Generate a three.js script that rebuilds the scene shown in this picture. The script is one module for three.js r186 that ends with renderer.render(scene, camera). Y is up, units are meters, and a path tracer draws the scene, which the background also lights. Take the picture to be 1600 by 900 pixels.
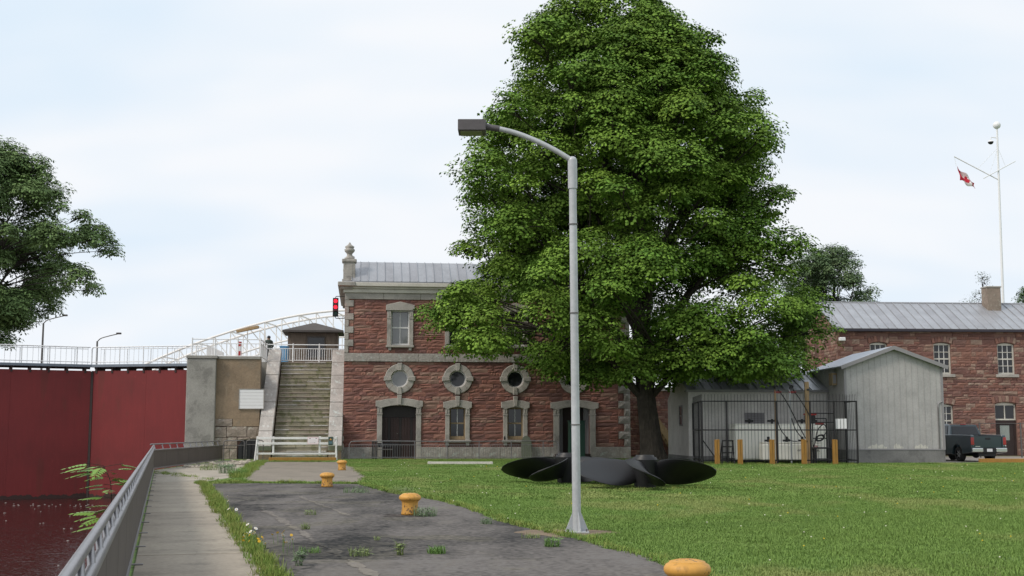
import * as THREE from 'three';
import { mergeGeometries } from 'three/addons/utils/BufferGeometryUtils.js';
import { RoundedBoxGeometry } from 'three/addons/geometries/RoundedBoxGeometry.js';
import { ConvexGeometry } from 'three/addons/geometries/ConvexGeometry.js';
import { MarchingCubes } from 'three/addons/objects/MarchingCubes.js';
import { createNoise2D, createNoise3D } from 'simplex-noise';

// ---------------------------------------------------------------- camera, sky, sun, exposure
const DEG = Math.PI / 180;
const scene = new THREE.Scene();
const camera = new THREE.PerspectiveCamera(26.65, 16 / 9, 0.1, 3000);
camera.position.set(0, 1.65, 0);
camera.rotation.set(6.724 * DEG, 0, 0);
const renderer = new THREE.WebGLRenderer({ antialias: true });
renderer.toneMapping = THREE.LinearToneMapping;
renderer.toneMappingExposure = 1.48;
renderer.shadowMap.enabled = true;

function rng(seed) { let s = seed >>> 0; return () => { s = (s + 0x6d2b79f5) | 0; let t = Math.imul(s ^ (s >>> 15), 1 | s); t = (t + Math.imul(t ^ (t >>> 7), 61 | t)) ^ t; return ((t ^ (t >>> 14)) >>> 0) / 4294967296; }; }
const n2 = createNoise2D(rng(11)), n3 = createNoise3D(rng(12));
const clamp = (x, a = 0, b = 1) => Math.min(b, Math.max(a, x));
const mix = (a, b, t) => a + (b - a) * t;
const sstep = (a, b, x) => { const t = clamp((x - a) / (b - a)); return t * t * (3 - 2 * t); };

{ // thin high overcast with a few pale blue openings
  const W = 1024, H = 512, d = new Float32Array(W * H * 4);
  for (let j = 0; j < H; j++) {
    const el = ((j + 0.5) / H - 0.5) * Math.PI, y = Math.sin(el), c = Math.cos(el);
    for (let i = 0; i < W; i++) {
      const az = ((i + 0.5) / W - 0.5) * 2 * Math.PI, x = c * Math.cos(az), z = c * Math.sin(az);
      const k = 1 / (Math.abs(y) + 0.35), u = x * k, w = z * k;
      let f = 0, a = 0.5, s = 0.8;
      for (let o = 0; o < 5; o++) { f += a * n3(u * s + 3.1, w * s * 1.5 + o * 7, y * s * 0.7); a *= 0.5; s *= 2.05; }
      const wisp = n3(u * 2.2 + 0.5 * f, w * 9, 4) * 0.10 + n3(u * 5, w * 17, 9) * 0.05;
      const cover = clamp(0.78 + 0.72 * f + 1.3 * wisp, 0, 1), hz = sstep(0.32, 0.0, y);
      const cov = clamp(cover + 0.25 * hz);
      const q = (j * W + i) * 4;
      d[q] = mix(0.44, 0.625, cov); d[q + 1] = mix(0.55, 0.643, cov); d[q + 2] = mix(0.655, 0.67, cov); d[q + 3] = 1;
      if (y < -0.02) { d[q] = 0.32; d[q + 1] = 0.34; d[q + 2] = 0.34; }
    }
  }
  const t = new THREE.DataTexture(d, W, H, THREE.RGBAFormat, THREE.FloatType);
  t.mapping = THREE.EquirectangularReflectionMapping; t.magFilter = THREE.LinearFilter; t.needsUpdate = true;
  scene.background = t; scene.environment = t;
}
const sun = new THREE.DirectionalLight(0xfff4e6, 1.5);
sun.position.set(-76, 86, -9); sun.target.position.set(0, 0, -55); scene.add(sun, sun.target);
sun.castShadow = true; sun.shadow.radius = 26; sun.shadow.mapSize.set(2048, 2048);
Object.assign(sun.shadow.camera, { left: -80, right: 80, top: 80, bottom: -80, near: 1, far: 400 });

// ---------------------------------------------------------------- helpers
const V = (x, y, z) => new THREE.Vector3(x, y, z);
const C = (r, g, b) => new THREE.Color().setRGB(r, g, b);
const taken = {};
const numbered = (n) => { const k = taken[n] = (taken[n] ?? -1) + 1; return k ? n + '_' + String(k).padStart(3, '0') : n; };
function fin(g, s = 1) {            // no index, uv in metres from the facing of each triangle
  if (g.index) g = g.toNonIndexed();
  if (!g.attributes.normal) g.computeVertexNormals();
  const p = g.attributes.position, uv = new Float32Array(p.count * 2), a = V(), b = V(), c = V(), n = V();
  for (let i = 0; i < p.count; i += 3) {
    a.fromBufferAttribute(p, i); b.fromBufferAttribute(p, i + 1); c.fromBufferAttribute(p, i + 2);
    n.copy(b).sub(a).cross(c.clone().sub(a)); const ax = Math.abs(n.x), ay = Math.abs(n.y), az = Math.abs(n.z);
    [a, b, c].forEach((v, k) => {
      const [u, w] = ay >= ax && ay >= az ? [v.x, v.z] : ax >= az ? [v.z, v.y] : [v.x, v.y];
      uv[(i + k) * 2] = u * s; uv[(i + k) * 2 + 1] = w * s;
    });
  }
  g.setAttribute('uv', new THREE.BufferAttribute(uv, 2));
  for (const k of Object.keys(g.attributes)) if (!['position', 'normal', 'uv', 'color'].includes(k)) g.deleteAttribute(k);
  return g;
}
const bx = (x0, x1, y0, y1, z0, z1) => fin(new THREE.BoxGeometry(x1 - x0, y1 - y0, z1 - z0).translate((x0 + x1) / 2, (y0 + y1) / 2, (z0 + z1) / 2));
const rb = (x0, x1, y0, y1, z0, z1, r = 0.02) => fin(new RoundedBoxGeometry(x1 - x0, y1 - y0, z1 - z0, 1, Math.min(r, (x1 - x0) / 2.2, (y1 - y0) / 2.2, (z1 - z0) / 2.2)).translate((x0 + x1) / 2, (y0 + y1) / 2, (z0 + z1) / 2));
const bar = (a, b, r, seg = 6, r2 = r) => { const d = b.clone().sub(a), g = new THREE.CylinderGeometry(r2, r, d.length(), seg, 1); g.applyQuaternion(new THREE.Quaternion().setFromUnitVectors(V(0, 1, 0), d.normalize())); const m = a.clone().add(b).multiplyScalar(0.5); return fin(g.translate(m.x, m.y, m.z)); };
const tube = (pts, r, seg = 12, rad = 6) => fin(new THREE.TubeGeometry(new THREE.CatmullRomCurve3(pts), seg, r, rad, false));
const lathe = (pts, seg = 24) => fin(new THREE.LatheGeometry(pts.map(([x, y]) => new THREE.Vector2(x, y)), seg));
const poly = (pts) => { const s = new THREE.Shape(); pts.forEach(([x, y], i) => i ? s.lineTo(x, y) : s.moveTo(x, y)); s.closePath(); return s; };
const ext = (shape, depth, z = 0, bevel = 0, cs = 12) => fin(new THREE.ExtrudeGeometry(shape, { depth: depth - 2 * bevel, bevelEnabled: bevel > 0, bevelSize: bevel, bevelOffset: -bevel, bevelThickness: bevel, bevelSegments: 1, curveSegments: cs }).translate(0, 0, z + bevel));
const merge = (gs) => mergeGeometries(gs.map((g) => g.index ? g.toNonIndexed() : g));
const sheet = (pts, y) => { const g = new THREE.ShapeGeometry(poly(pts.map(([x, z]) => [x, -z]))); g.rotateX(-Math.PI / 2).translate(0, y, 0); return fin(g); };
function setup(o) { o.traverse((m) => { if (m.isMesh) { m.castShadow = true; m.receiveShadow = true; } }); return o; }
function thing(name, label, category, p = V(), turn = 0, group) {
  const o = new THREE.Group(); o.name = numbered(name); o.position.copy(p); o.rotation.y = turn; scene.add(o);
  o.userData = { label, category }; if (group) o.userData.group = group; return o;
}
function part(parent, name, g, m, label) {
  const o = new THREE.Mesh(Array.isArray(g) ? merge(g) : g, m); o.name = name; o.castShadow = o.receiveShadow = true; parent.add(o);
  if (label) o.userData.label = label; return o;
}
function solo(name, label, category, g, m, p = V(), turn = 0, group) {
  const o = part(scene, numbered(name), g, m); o.position.copy(p); o.rotation.y = turn; o.userData = { label, category }; if (group) o.userData.group = group; return o;
}
function struct(name, g, m) { const o = part(scene, numbered(name), g, m); o.userData = { kind: 'structure', label: name.replaceAll('_', ' ') }; return o; }
function dup(o, p, turn, label, s = 1) { const c = o.clone(); c.name = numbered(o.name); c.userData = { ...o.userData }; c.position.copy(p); c.rotation.y = turn; if (s !== 1) c.scale.multiplyScalar(s); if (label) c.userData.label = label; scene.add(c); return c; }
const inPoly = (pts, x, z) => { let r = false; for (let i = 0, j = pts.length - 1; i < pts.length; j = i++) { const [a, b] = pts[i], [c, d] = pts[j]; if ((b > z) !== (d > z) && x < (c - a) * (z - b) / (d - b) + a) r = !r; } return r; };

// ---------------------------------------------------------------- textures (colour grain, stains) and materials
const TB = (() => { const r = rng(77), t = new Float32Array(65536); for (let i = 0; i < 65536; i++) t[i] = r(); return t; })();
function pn(x, y, p, s) { const xf = Math.floor(x), yf = Math.floor(y), fx = x - xf, fy = y - yf, u = fx * fx * (3 - 2 * fx), v = fy * fy * (3 - 2 * fy), x0 = xf % p, y0 = yf % p, x1 = (x0 + 1) % p, y1 = (y0 + 1) % p, k = s * 9173, a = TB[(x0 * 157 + y0 * 11027 + k) & 65535], b = TB[(x1 * 157 + y0 * 11027 + k) & 65535], c = TB[(x0 * 157 + y1 * 11027 + k) & 65535], d = TB[(x1 * 157 + y1 * 11027 + k) & 65535]; const e = a + (b - a) * u; return e + (c + (d - c) * u - e) * v; }
const fb = (u, v, p, s, o = 4) => { u += 1; v += 1; let f = 0, a = 0.5, t = 0; for (let k = 0; k < o; k++) { f += a * pn(u * p, v * p, p, s + k); t += a; a *= 0.55; p *= 2; } return f / t; };
function tex(N, fn, size = 1, srgb = true) {
  const d = new Uint8Array(N * N * 4);
  for (let j = 0; j < N; j++) for (let i = 0; i < N; i++) { const c = fn(i / N, j / N), q = (j * N + i) * 4; const a = Array.isArray(c) ? c : [c, c, c]; for (let k = 0; k < 3; k++) d[q + k] = clamp(srgb ? Math.pow(clamp(a[k]), 1 / 2.2) : a[k]) * 255; d[q + 3] = 255; }
  const t = new THREE.DataTexture(d, N, N); t.wrapS = t.wrapT = THREE.RepeatWrapping; t.magFilter = THREE.LinearFilter; t.minFilter = THREE.LinearMipmapLinearFilter; t.generateMipmaps = true;
  if (srgb) t.colorSpace = THREE.SRGBColorSpace; t.repeat.set(1 / size, 1 / size); t.needsUpdate = true; return t;
}
const M = (o) => new THREE.MeshPhysicalMaterial({ roughness: 0.85, ...o });
const mottle = tex(512, (u, v) => 0.62 + 0.28 * fb(u, v, 5, 1) + 0.22 * fb(u, v, 60, 7, 3), 3);
const bumpFine = tex(512, (u, v) => fb(u, v, 24, 31, 4), 1.2, false);
const stoneMap = tex(512, (u, v) => { const a = fb(u, v, 4, 41, 5), b = fb(u, v, 40, 47, 3), p = sstep(0.62, 0.78, fb(u, v, 9, 52, 4)); const k = 0.5 + 0.48 * a + 0.28 * (b - 0.5) + 0.2 * p; return [k, k * mix(0.97, 1.12, p), k * mix(0.96, 1.14, p)]; }, 2.3);
const stoneBump = tex(512, (u, v) => 0.7 * fb(u, v, 9, 61, 5) + 0.3 * fb(u, v * 3, 16, 66, 3), 1.6, false);
const concreteMap = tex(512, (u, v) => { const a = fb(u, v, 4, 71, 5), b = fb(u, v, 90, 75, 2), dr = sstep(0.6, 0.75, fb(u * 1, v * 1, 7, 79, 4)); const k = 0.55 + 0.4 * a + 0.22 * (b - 0.5) - 0.16 * dr; return [k, k * 0.985, k * 0.95]; }, 4);
const streakMap = tex(512, (u, v) => { const st = fb(u, v * 0.125 + 0.0, 48, 81, 2) * 0.5 + fb(u, v, 6, 84, 4) * 0.5; const k = 0.62 + 0.45 * st; return [k, k * 0.98, k * 0.95]; }, 4);
const wallStain = tex(512, (u, v) => {
  const a = fb(u, v, 5, 91, 5), b = fb(u, v, 70, 95, 2), drip = sstep(0.60, 0.72, fb(u, v * 0.2, 40, 97, 2)) * sstep(0.5, 0.68, fb(u, v, 6, 99, 3)), pale = sstep(0.56, 0.7, fb(u, v, 7, 103, 4));
  let k = 0.5 + 0.5 * a + 0.2 * (b - 0.5); let c = [k, k * 0.9, k * 0.77]; c = c.map((x, i) => mix(x, [0.92, 0.88, 0.8][i], 0.55 * drip)); return c.map((x, i) => mix(x, k * [0.8, 0.8, 0.76][i], pale * 0.5)); }, 5);
const stepMap = tex(512, (u, v) => {
  const a = fb(u, v, 6, 111, 5), b = fb(u, v, 80, 115, 2), moss = sstep(0.52, 0.66, fb(u, v, 9, 118, 4)), pale = sstep(0.55, 0.7, fb(u, v, 14, 121, 4)); const k = 0.55 + 0.4 * a + 0.25 * (b - 0.5);
  let c = [k, k * 0.95, k * 0.82]; c = c.map((x, i) => mix(x, [0.85, 0.82, 0.74][i], pale * 0.6)); return c.map((x, i) => mix(x, [0.36, 0.4, 0.18][i], moss * 0.65)); }, 2.4);
const rustMap = tex(512, (u, v) => { const a = fb(u, v, 4, 131, 4), st = fb(u, v * 0.1, 64, 134, 2), chip = sstep(0.80, 0.83, fb(u, v, 60, 137, 2)) * sstep(0.5, 0.62, fb(u, v, 8, 139, 3)), gr = sstep(0.62, 0.74, fb(u, v * 0.3, 9, 141, 4)); const k = 0.72 + 0.24 * a + 0.12 * (st - 0.5) - 0.12 * gr; return [mix(k, 1, chip), mix(k * (1 + 0.35 * gr), 2.5, chip), mix(k * (1 + 0.1 * gr), 1.9, chip)].map((x) => x * 0.9); }, 6);
const asphaltMap = tex(1280, (u, v) => { const crk = (1 - sstep(0.004, 0.02, Math.abs(fb(u, v, 6, 350, 5) - 0.5))) * sstep(0.45, 0.6, fb(u, v, 4, 352, 2));
  const w = 0.018 * (fb(u, v, 8, 150, 4) - 0.5), a = fb(u + w, v, 5, 151, 5), b = fb(u, v, 300, 155, 2), band = fb(u + w * 2, v * 0.14, 18, 157, 4), patch = sstep(0.5, 0.62, fb(u * 1, v * 1, 7, 160, 5));
  let k = 0.66 + 0.8 * (a - 0.5) + 0.95 * (b - 0.5) + 1.15 * (band - 0.5) - 0.24 * patch - 0.35 * crk; const wear = sstep(0.60, 0.70, band) * sstep(0.40, 0.56, fb(u, v, 12, 163, 3));
  const t = sstep(0.55, 0.72, fb(u, v, 15, 166, 4)); return [mix(k, 0.98, wear * 0.5), mix(k * 0.97, 0.95, wear * 0.5), mix(mix(k * 0.96, k * 0.84, t), 0.88, wear * 0.5)]; }, 16);
const slabMap = tex(1024, (u, v) => { const a = fb(u, v, 4, 171, 5), b = fb(u, v, 120, 175, 2), s = sstep(0.58, 0.72, fb(u * 1, v * 1, 6, 178, 4)), hair = 1 - sstep(0.0, 0.012, Math.abs(fb(u, v, 5, 181, 4) - 0.5)); const k = 0.6 + 0.36 * a + 0.24 * (b - 0.5) - 0.17 * s - 0.14 * hair; return [k, k * 0.965, k * 0.9]; }, 5);
const lawnMap = tex(1024, (u, v) => { const a = fb(u, v, 6, 191, 5), b = fb(u, v, 140, 195, 2), y = sstep(0.52, 0.7, fb(u, v, 9, 198, 4)); const k = 0.5 + 0.6 * a + 0.5 * (b - 0.5); return [k * mix(0.85, 1.25, y), k, k * 0.9]; }, 13);
const barkMap = tex(512, (u, v) => { const a = fb(u, v * 0.25, 24, 201, 4), b = fb(u, v, 6, 205, 4); const k = 0.35 + 0.6 * a * b * 1.6; return [k, k * 0.97, k * 0.9]; }, 1.6);
const barkBump = tex(512, (u, v) => fb(u, v * 0.2, 28, 211, 4), 1.6, false);
const zincMap = tex(512, (u, v) => { const a = fb(u, v, 5, 221, 5), b = fb(u, v, 40, 225, 3); const k = 0.66 + 0.3 * a + 0.14 * (b - 0.5); return [k, k, k * 1.02]; }, 3.5);
const sidingBump = tex(256, (u) => { const t = (u * 8) % 1; return sstep(0, 0.12, t) * (1 - sstep(0.88, 1, t)); }, 1.6, false);
const woodMap = tex(512, (u, v) => { const g = fb(u + 0.03 * fb(u, v, 4, 231, 3), v * 0.1, 60, 233, 3), b = fb(u, v, 5, 236, 4); const k = 0.5 + 0.5 * g + 0.25 * (b - 0.5); return [k, k * 0.93, k * 0.82]; }, 1.5);
const chipMap = tex(512, (u, v) => { const a = fb(u, v, 5, 261, 4), b = fb(u, v, 50, 264, 3), chip = sstep(0.69, 0.72, 0.62 * fb(u, v, 22, 267, 4) + 0.45 * fb(u, v, 5, 269, 3)), dirt = sstep(0.52, 0.7, fb(u, v * 0.4, 14, 272, 4)); const k = 0.78 + 0.22 * a + 0.1 * (b - 0.5) - 0.2 * dirt; return [mix(k, 0.2, chip), mix(k * 0.97, 0.2, chip), mix(k * 0.95, 0.5, chip)]; }, 0.6);
const waterBump = tex(512, (u, v) => 0.6 * fb(u, v * 2, 10, 241, 4) + 0.4 * fb(u, v * 2, 36, 245, 2), 5, false);

const m = {
  lawn: M({ color: C(0.15, 0.225, 0.06), map: lawnMap, roughness: 1 }),
  asphalt: M({ color: C(0.14, 0.13, 0.122), map: asphaltMap, bumpMap: bumpFine, bumpScale: 0.012, roughness: 0.95 }),
  apron: M({ color: C(0.28, 0.25, 0.215), map: slabMap, bumpMap: bumpFine, bumpScale: 0.008 }),
  slab: M({ color: C(0.42, 0.38, 0.325), map: slabMap, bumpMap: bumpFine, bumpScale: 0.006 }),
  slabB: M({ color: C(0.39, 0.35, 0.30), map: slabMap, bumpMap: bumpFine, bumpScale: 0.006 }),
  paleSlab: M({ color: C(0.46, 0.425, 0.375), map: slabMap, bumpMap: bumpFine, bumpScale: 0.01 }),
  joint: M({ color: C(0.40, 0.36, 0.29), map: mottle }),
  seam: M({ color: C(0.20, 0.182, 0.16), map: asphaltMap, bumpMap: bumpFine, bumpScale: 0.01 }),
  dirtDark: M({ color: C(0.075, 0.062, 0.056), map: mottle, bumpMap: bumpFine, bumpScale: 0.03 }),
  dirt: M({ color: C(0.22, 0.16, 0.105), map: mottle, bumpMap: bumpFine, bumpScale: 0.02 }),
  gravel: M({ color: C(0.42, 0.37, 0.32), map: mottle, bumpMap: bumpFine, bumpScale: 0.02 }),
  path: M({ color: C(0.25, 0.25, 0.13), map: lawnMap }),
  water: M({ color: C(0.028, 0.009, 0.008), roughness: 0.10, bumpMap: waterBump, bumpScale: 0.035, specularIntensity: 1 }),
  algae: M({ color: C(0.045, 0.018, 0.014), map: mottle, roughness: 0.5 }),
  foam: M({ color: C(0.55, 0.5, 0.47) }),
  lockWall: M({ color: C(0.3, 0.28, 0.25), map: concreteMap }),
  gate: M({ color: C(0.23, 0.02, 0.021), map: rustMap, roughness: 0.62 }),
  gateDark: M({ color: C(0.05, 0.035, 0.032), map: mottle }),
  deckGrey: M({ color: C(0.2, 0.24, 0.29), map: mottle, roughness: 0.6 }),
  whitePaint: M({ color: C(0.8, 0.8, 0.79), map: mottle, roughness: 0.55 }),
  railWhite: M({ color: C(0.78, 0.79, 0.8), roughness: 0.5 }),
  pier: M({ color: C(0.41, 0.405, 0.38), map: concreteMap, bumpMap: bumpFine, bumpScale: 0.01 }),
  retaining: M({ color: C(0.36, 0.30, 0.235), map: wallStain, bumpMap: bumpFine, bumpScale: 0.015 }),
  oldStone: M({ color: C(0.42, 0.36, 0.30), map: stoneMap, bumpMap: stoneBump, bumpScale: 0.05 }),
  cheek: M({ color: C(0.55, 0.53, 0.50), map: stoneMap, bumpMap: stoneBump, bumpScale: 0.03 }),
  step: M({ color: C(0.42, 0.405, 0.35), map: stepMap, bumpMap: bumpFine, bumpScale: 0.02 }),
  stepB: M({ color: C(0.34, 0.325, 0.275), map: stepMap, bumpMap: bumpFine, bumpScale: 0.02 }),
  railGrey: M({ color: C(0.17, 0.16, 0.155), map: mottle, roughness: 0.45, metalness: 0.35 }),
  railTube: M({ color: C(0.27, 0.265, 0.28), map: mottle, roughness: 0.38, metalness: 0.5 }),
  panel: M({ color: C(0.105, 0.09, 0.085), map: streakMap, roughness: 0.6 }),
  trim: M({ color: C(0.50, 0.48, 0.455), map: concreteMap, bumpMap: bumpFine, bumpScale: 0.008 }),
  trimRough: M({ color: C(0.46, 0.44, 0.41), map: stoneMap, bumpMap: stoneBump, bumpScale: 0.04 }),
  cream: M({ color: C(0.68, 0.655, 0.59), map: mottle }),
  mortar: M({ color: C(0.235, 0.135, 0.115), map: mottle }),
  mortarB: M({ color: C(0.24, 0.135, 0.11), map: mottle }),
  zinc: M({ color: C(0.50, 0.51, 0.53), map: zincMap, roughness: 0.42, metalness: 0.45 }),
  zincB: M({ color: C(0.455, 0.46, 0.48), map: zincMap, roughness: 0.46, metalness: 0.45 }),
  blueMetal: M({ color: C(0.50, 0.545, 0.62), map: zincMap, roughness: 0.35, metalness: 0.4 }),
  glass: M({ color: C(0.018, 0.02, 0.024), roughness: 0.05 }),
  glassGrey: M({ color: C(0.15, 0.16, 0.165), roughness: 0.07, clearcoat: 1, clearcoatRoughness: 0.03 }),
  curtain: M({ color: C(0.45, 0.46, 0.46), roughness: 0.9 }),
  doorBrown: M({ color: C(0.035, 0.016, 0.016), map: woodMap, roughness: 0.6 }),
  doorBlack: M({ color: C(0.018, 0.013, 0.014), map: woodMap, roughness: 0.6 }),
  tan: M({ color: C(0.40, 0.32, 0.215), map: woodMap }),
  tanWood: M({ color: C(0.42, 0.31, 0.19), map: woodMap }),
  green: M({ color: C(0.014, 0.07, 0.045), map: mottle, roughness: 0.5 }),
  yellow: M({ color: C(0.66, 0.35, 0.07), map: chipMap, roughness: 0.55 }),
  yellowWood: M({ color: C(0.40, 0.225, 0.05), map: woodMap, roughness: 0.75 }),
  iron: M({ color: C(0.012, 0.012, 0.014), map: mottle, roughness: 0.5 }),
  black: M({ color: C(0.014, 0.014, 0.017), roughness: 0.5 }),
  siding: M({ color: C(0.47, 0.455, 0.45), map: mottle, roughness: 0.7 }),
  sidingTrim: M({ color: C(0.26, 0.25, 0.26), roughness: 0.6 }),
  plaster: M({ color: C(0.66, 0.635, 0.615), map: mottle, bumpMap: bumpFine, bumpScale: 0.006 }),
  baseGrey: M({ color: C(0.25, 0.25, 0.255), map: concreteMap }),
  tank: M({ color: C(0.88, 0.855, 0.78), roughness: 0.5 }),
  lamp: M({ color: C(0.52, 0.54, 0.56), map: mottle, roughness: 0.45, metalness: 0.1 }),
  lampHead: M({ color: C(0.11, 0.10, 0.105), map: mottle, roughness: 0.6 }),
  lampLens: M({ color: C(0.16, 0.15, 0.10), roughness: 0.3 }),
  bark: M({ color: C(0.075, 0.065, 0.055), map: barkMap, bumpMap: barkBump, bumpScale: 0.06, roughness: 1 }),
  truck: M({ color: C(0.018, 0.038, 0.048), roughness: 0.3, metalness: 0.35, clearcoat: 1, clearcoatRoughness: 0.08 }),
  chrome: M({ color: C(0.6, 0.6, 0.6), metalness: 1, roughness: 0.18 }),
  tyre: M({ color: C(0.015, 0.015, 0.015), roughness: 0.9 }),
  redLens: M({ color: C(0.35, 0.012, 0.015), roughness: 0.2, clearcoat: 1 }),
  red: M({ color: C(0.45, 0.03, 0.03), roughness: 0.6 }),
  redDark: M({ color: C(0.2, 0.03, 0.03), roughness: 0.6 }),
  signWhite: M({ color: C(0.82, 0.82, 0.83), roughness: 0.5 }),
  boothWall: M({ color: C(0.17, 0.14, 0.12), map: woodMap }),
  boothRoof: M({ color: C(0.09, 0.08, 0.075), map: mottle }),
  bridge: M({ color: C(0.76, 0.74, 0.72), roughness: 0.7 }),
  hill: M({ color: C(0.065, 0.10, 0.045), map: mottle, roughness: 1 }),
  hose: M({ color: C(0.01, 0.01, 0.011), roughness: 0.6 }),
  brickTan: M({ color: C(0.33, 0.27, 0.22), map: stoneMap }),
};
function tinted(tones, map, bump, bs) { return tones.map((t) => M({ color: C(...t), map, bumpMap: bump, bumpScale: bs, roughness: 0.95 })); }
const redTones = [[.27, .095, .078], [.30, .112, .092], [.245, .09, .076], [.22, .084, .075], [.325, .128, .105], [.26, .105, .09], [.20, .082, .075], [.31, .15, .125]].map((t) => [t[0] * 1.35, t[1] * 1.75, t[2] * 1.68]);
const brownTones = [[.26, .112, .088], [.225, .10, .083], [.29, .13, .10], [.20, .092, .08], [.30, .165, .13], [.245, .12, .10], [.33, .20, .16], [.19, .085, .072]].map((t) => [t[0] * 1.2, t[1] * 1.4, t[2] * 1.4]);
const redMats = tinted(redTones, stoneMap, stoneBump, 0.008), brownMats = tinted(brownTones, stoneMap, stoneBump, 0.008);

// rough-faced stone: a bulging, uneven front and four sides, on the unit square, front at z = 0
function roughBlock(seed, bulge = 0.022, edge = 0.022) {
  const r = rng(seed), nx = 4, ny = 3, P = [], I = [];
  for (let j = 0; j <= ny; j++) for (let i = 0; i <= nx; i++) { const e = i === 0 || i === nx || j === 0 || j === ny; P.push(i / nx - 0.5 + (e ? 0 : (r() - 0.5) * 0.12), j / ny - 0.5 + (e ? 0 : (r() - 0.5) * 0.14), e ? -edge * (0.5 + 0.5 * r()) : bulge * (r() * 1.3 - 0.3)); }
  const id = (i, j) => j * (nx + 1) + i;
  for (let j = 0; j < ny; j++) for (let i = 0; i < nx; i++) I.push(id(i, j), id(i + 1, j), id(i + 1, j + 1), id(i, j), id(i + 1, j + 1), id(i, j + 1));
  const k = P.length / 3; for (const [x, y] of [[-.5, -.5], [.5, -.5], [.5, .5], [-.5, .5]]) P.push(x, y, -0.16);
  const side = (a, b, c, d) => I.push(a, c, d, a, d, b);
  side(id(0, 0), id(nx, 0), k, k + 1); side(id(nx, 0), id(nx, ny), k + 1, k + 2); side(id(nx, ny), id(0, ny), k + 2, k + 3); side(id(0, ny), id(0, 0), k + 3, k);
  const g = new THREE.BufferGeometry(); g.setAttribute('position', new THREE.Float32BufferAttribute(P, 3)); g.setIndex(I);
  const q = g.toNonIndexed(); q.computeVertexNormals(); return q;
}
const BLOCKS = Array.from({ length: 14 }, (_, i) => roughBlock(900 + i));
// lays courses of stones on [x0,x1]x[y0,y1] round the blocked places; the largest stay single stones, the rest are one mesh
function stonework(parent, { x0, x1, y0, y1, z = 0, courses, widths, blocked, mats, tones, seed, single = 300, name = 'stone_block', turn = 0, origin = V(), gap = 0.012 }) {
  const r = rng(seed), list = [];
  for (let y = y0; y < y1 - 0.02;) {
    let h = mix(courses[0], courses[1], r()); if (y + h > y1 - courses[0] * 0.6) h = y1 - y;
    let spans = [[x0, x1]];
    for (const b of blocked) {
      const hit = b(y + 0.01, y + h - 0.01); if (!hit) continue; const nx = [];
      for (const [a, c] of spans) { if (hit[1] <= a || hit[0] >= c) { nx.push([a, c]); continue; } if (hit[0] > a) nx.push([a, hit[0]]); if (hit[1] < c) nx.push([hit[1], c]); }
      spans = nx;
    }
    for (const [a, c] of spans) for (let x = a; x < c - 0.02;) { let w = mix(widths[0], widths[1], Math.pow(r(), 1.4)); if (c - x - w < widths[0] * 0.7) w = c - x; const split = h > 0.24 && r() < 0.18; for (const [ya, yb] of split ? [[y, y + h * 0.5], [y + h * 0.5, y + h]] : [[y, y + h]]) list.push({ x: x + w / 2, y: (ya + yb) / 2, w: w - gap, h: yb - ya - gap, k: Math.floor(r() * mats.length), v: Math.floor(r() * BLOCKS.length), dz: (r() - 0.5) * 0.03 }); x += w; }
    y += h;
  }
  const order = list.map((s, i) => i).sort((a, b) => list[b].w * list[b].h - list[a].w * list[a].h), pick = new Set(order.slice(0, single)), rest = [];
  const q = new THREE.Quaternion().setFromAxisAngle(V(0, 1, 0), turn);
  const uvGeo = BLOCKS.map((b) => fin(b.clone()));
  list.forEach((s, i) => {
    const p = V(s.x, s.y, z + s.dz).applyQuaternion(q).add(origin);
    if (pick.has(i)) { const o = part(parent, name, uvGeo[s.v], mats[s.k]); o.position.copy(p); o.quaternion.copy(q); o.scale.set(s.w, s.h, 1); }
    else {
      const g = BLOCKS[s.v].clone().scale(s.w, s.h, 1); g.computeVertexNormals(); g.translate(s.x, s.y, z + s.dz); const f = fin(g); f.applyQuaternion(q).translate(origin.x, origin.y, origin.z);
      const t = tones[s.k], c = new Float32Array(f.attributes.position.count * 3); for (let n = 0; n < c.length; n += 3) { c[n] = t[0]; c[n + 1] = t[1]; c[n + 2] = t[2]; } f.setAttribute('color', new THREE.BufferAttribute(c, 3)); rest.push(f);
    }
  });
  if (rest.length) { const o = part(parent, 'small_stones', rest, M({ vertexColors: true, map: stoneMap, bumpMap: stoneBump, bumpScale: 0.008, roughness: 0.95 })); o.userData.kind = 'stuff'; }
}
const rectBlock = (x0, x1, y0, y1) => (a, b) => b > y0 && a < y1 ? [x0, x1] : null;
const circBlock = (cx, cy, R) => (a, b) => { const d = a > cy ? a - cy : b < cy ? cy - b : 0; if (d >= R) return null; const h = Math.sqrt(R * R - d * d); return [cx - h, cx + h]; };

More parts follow.
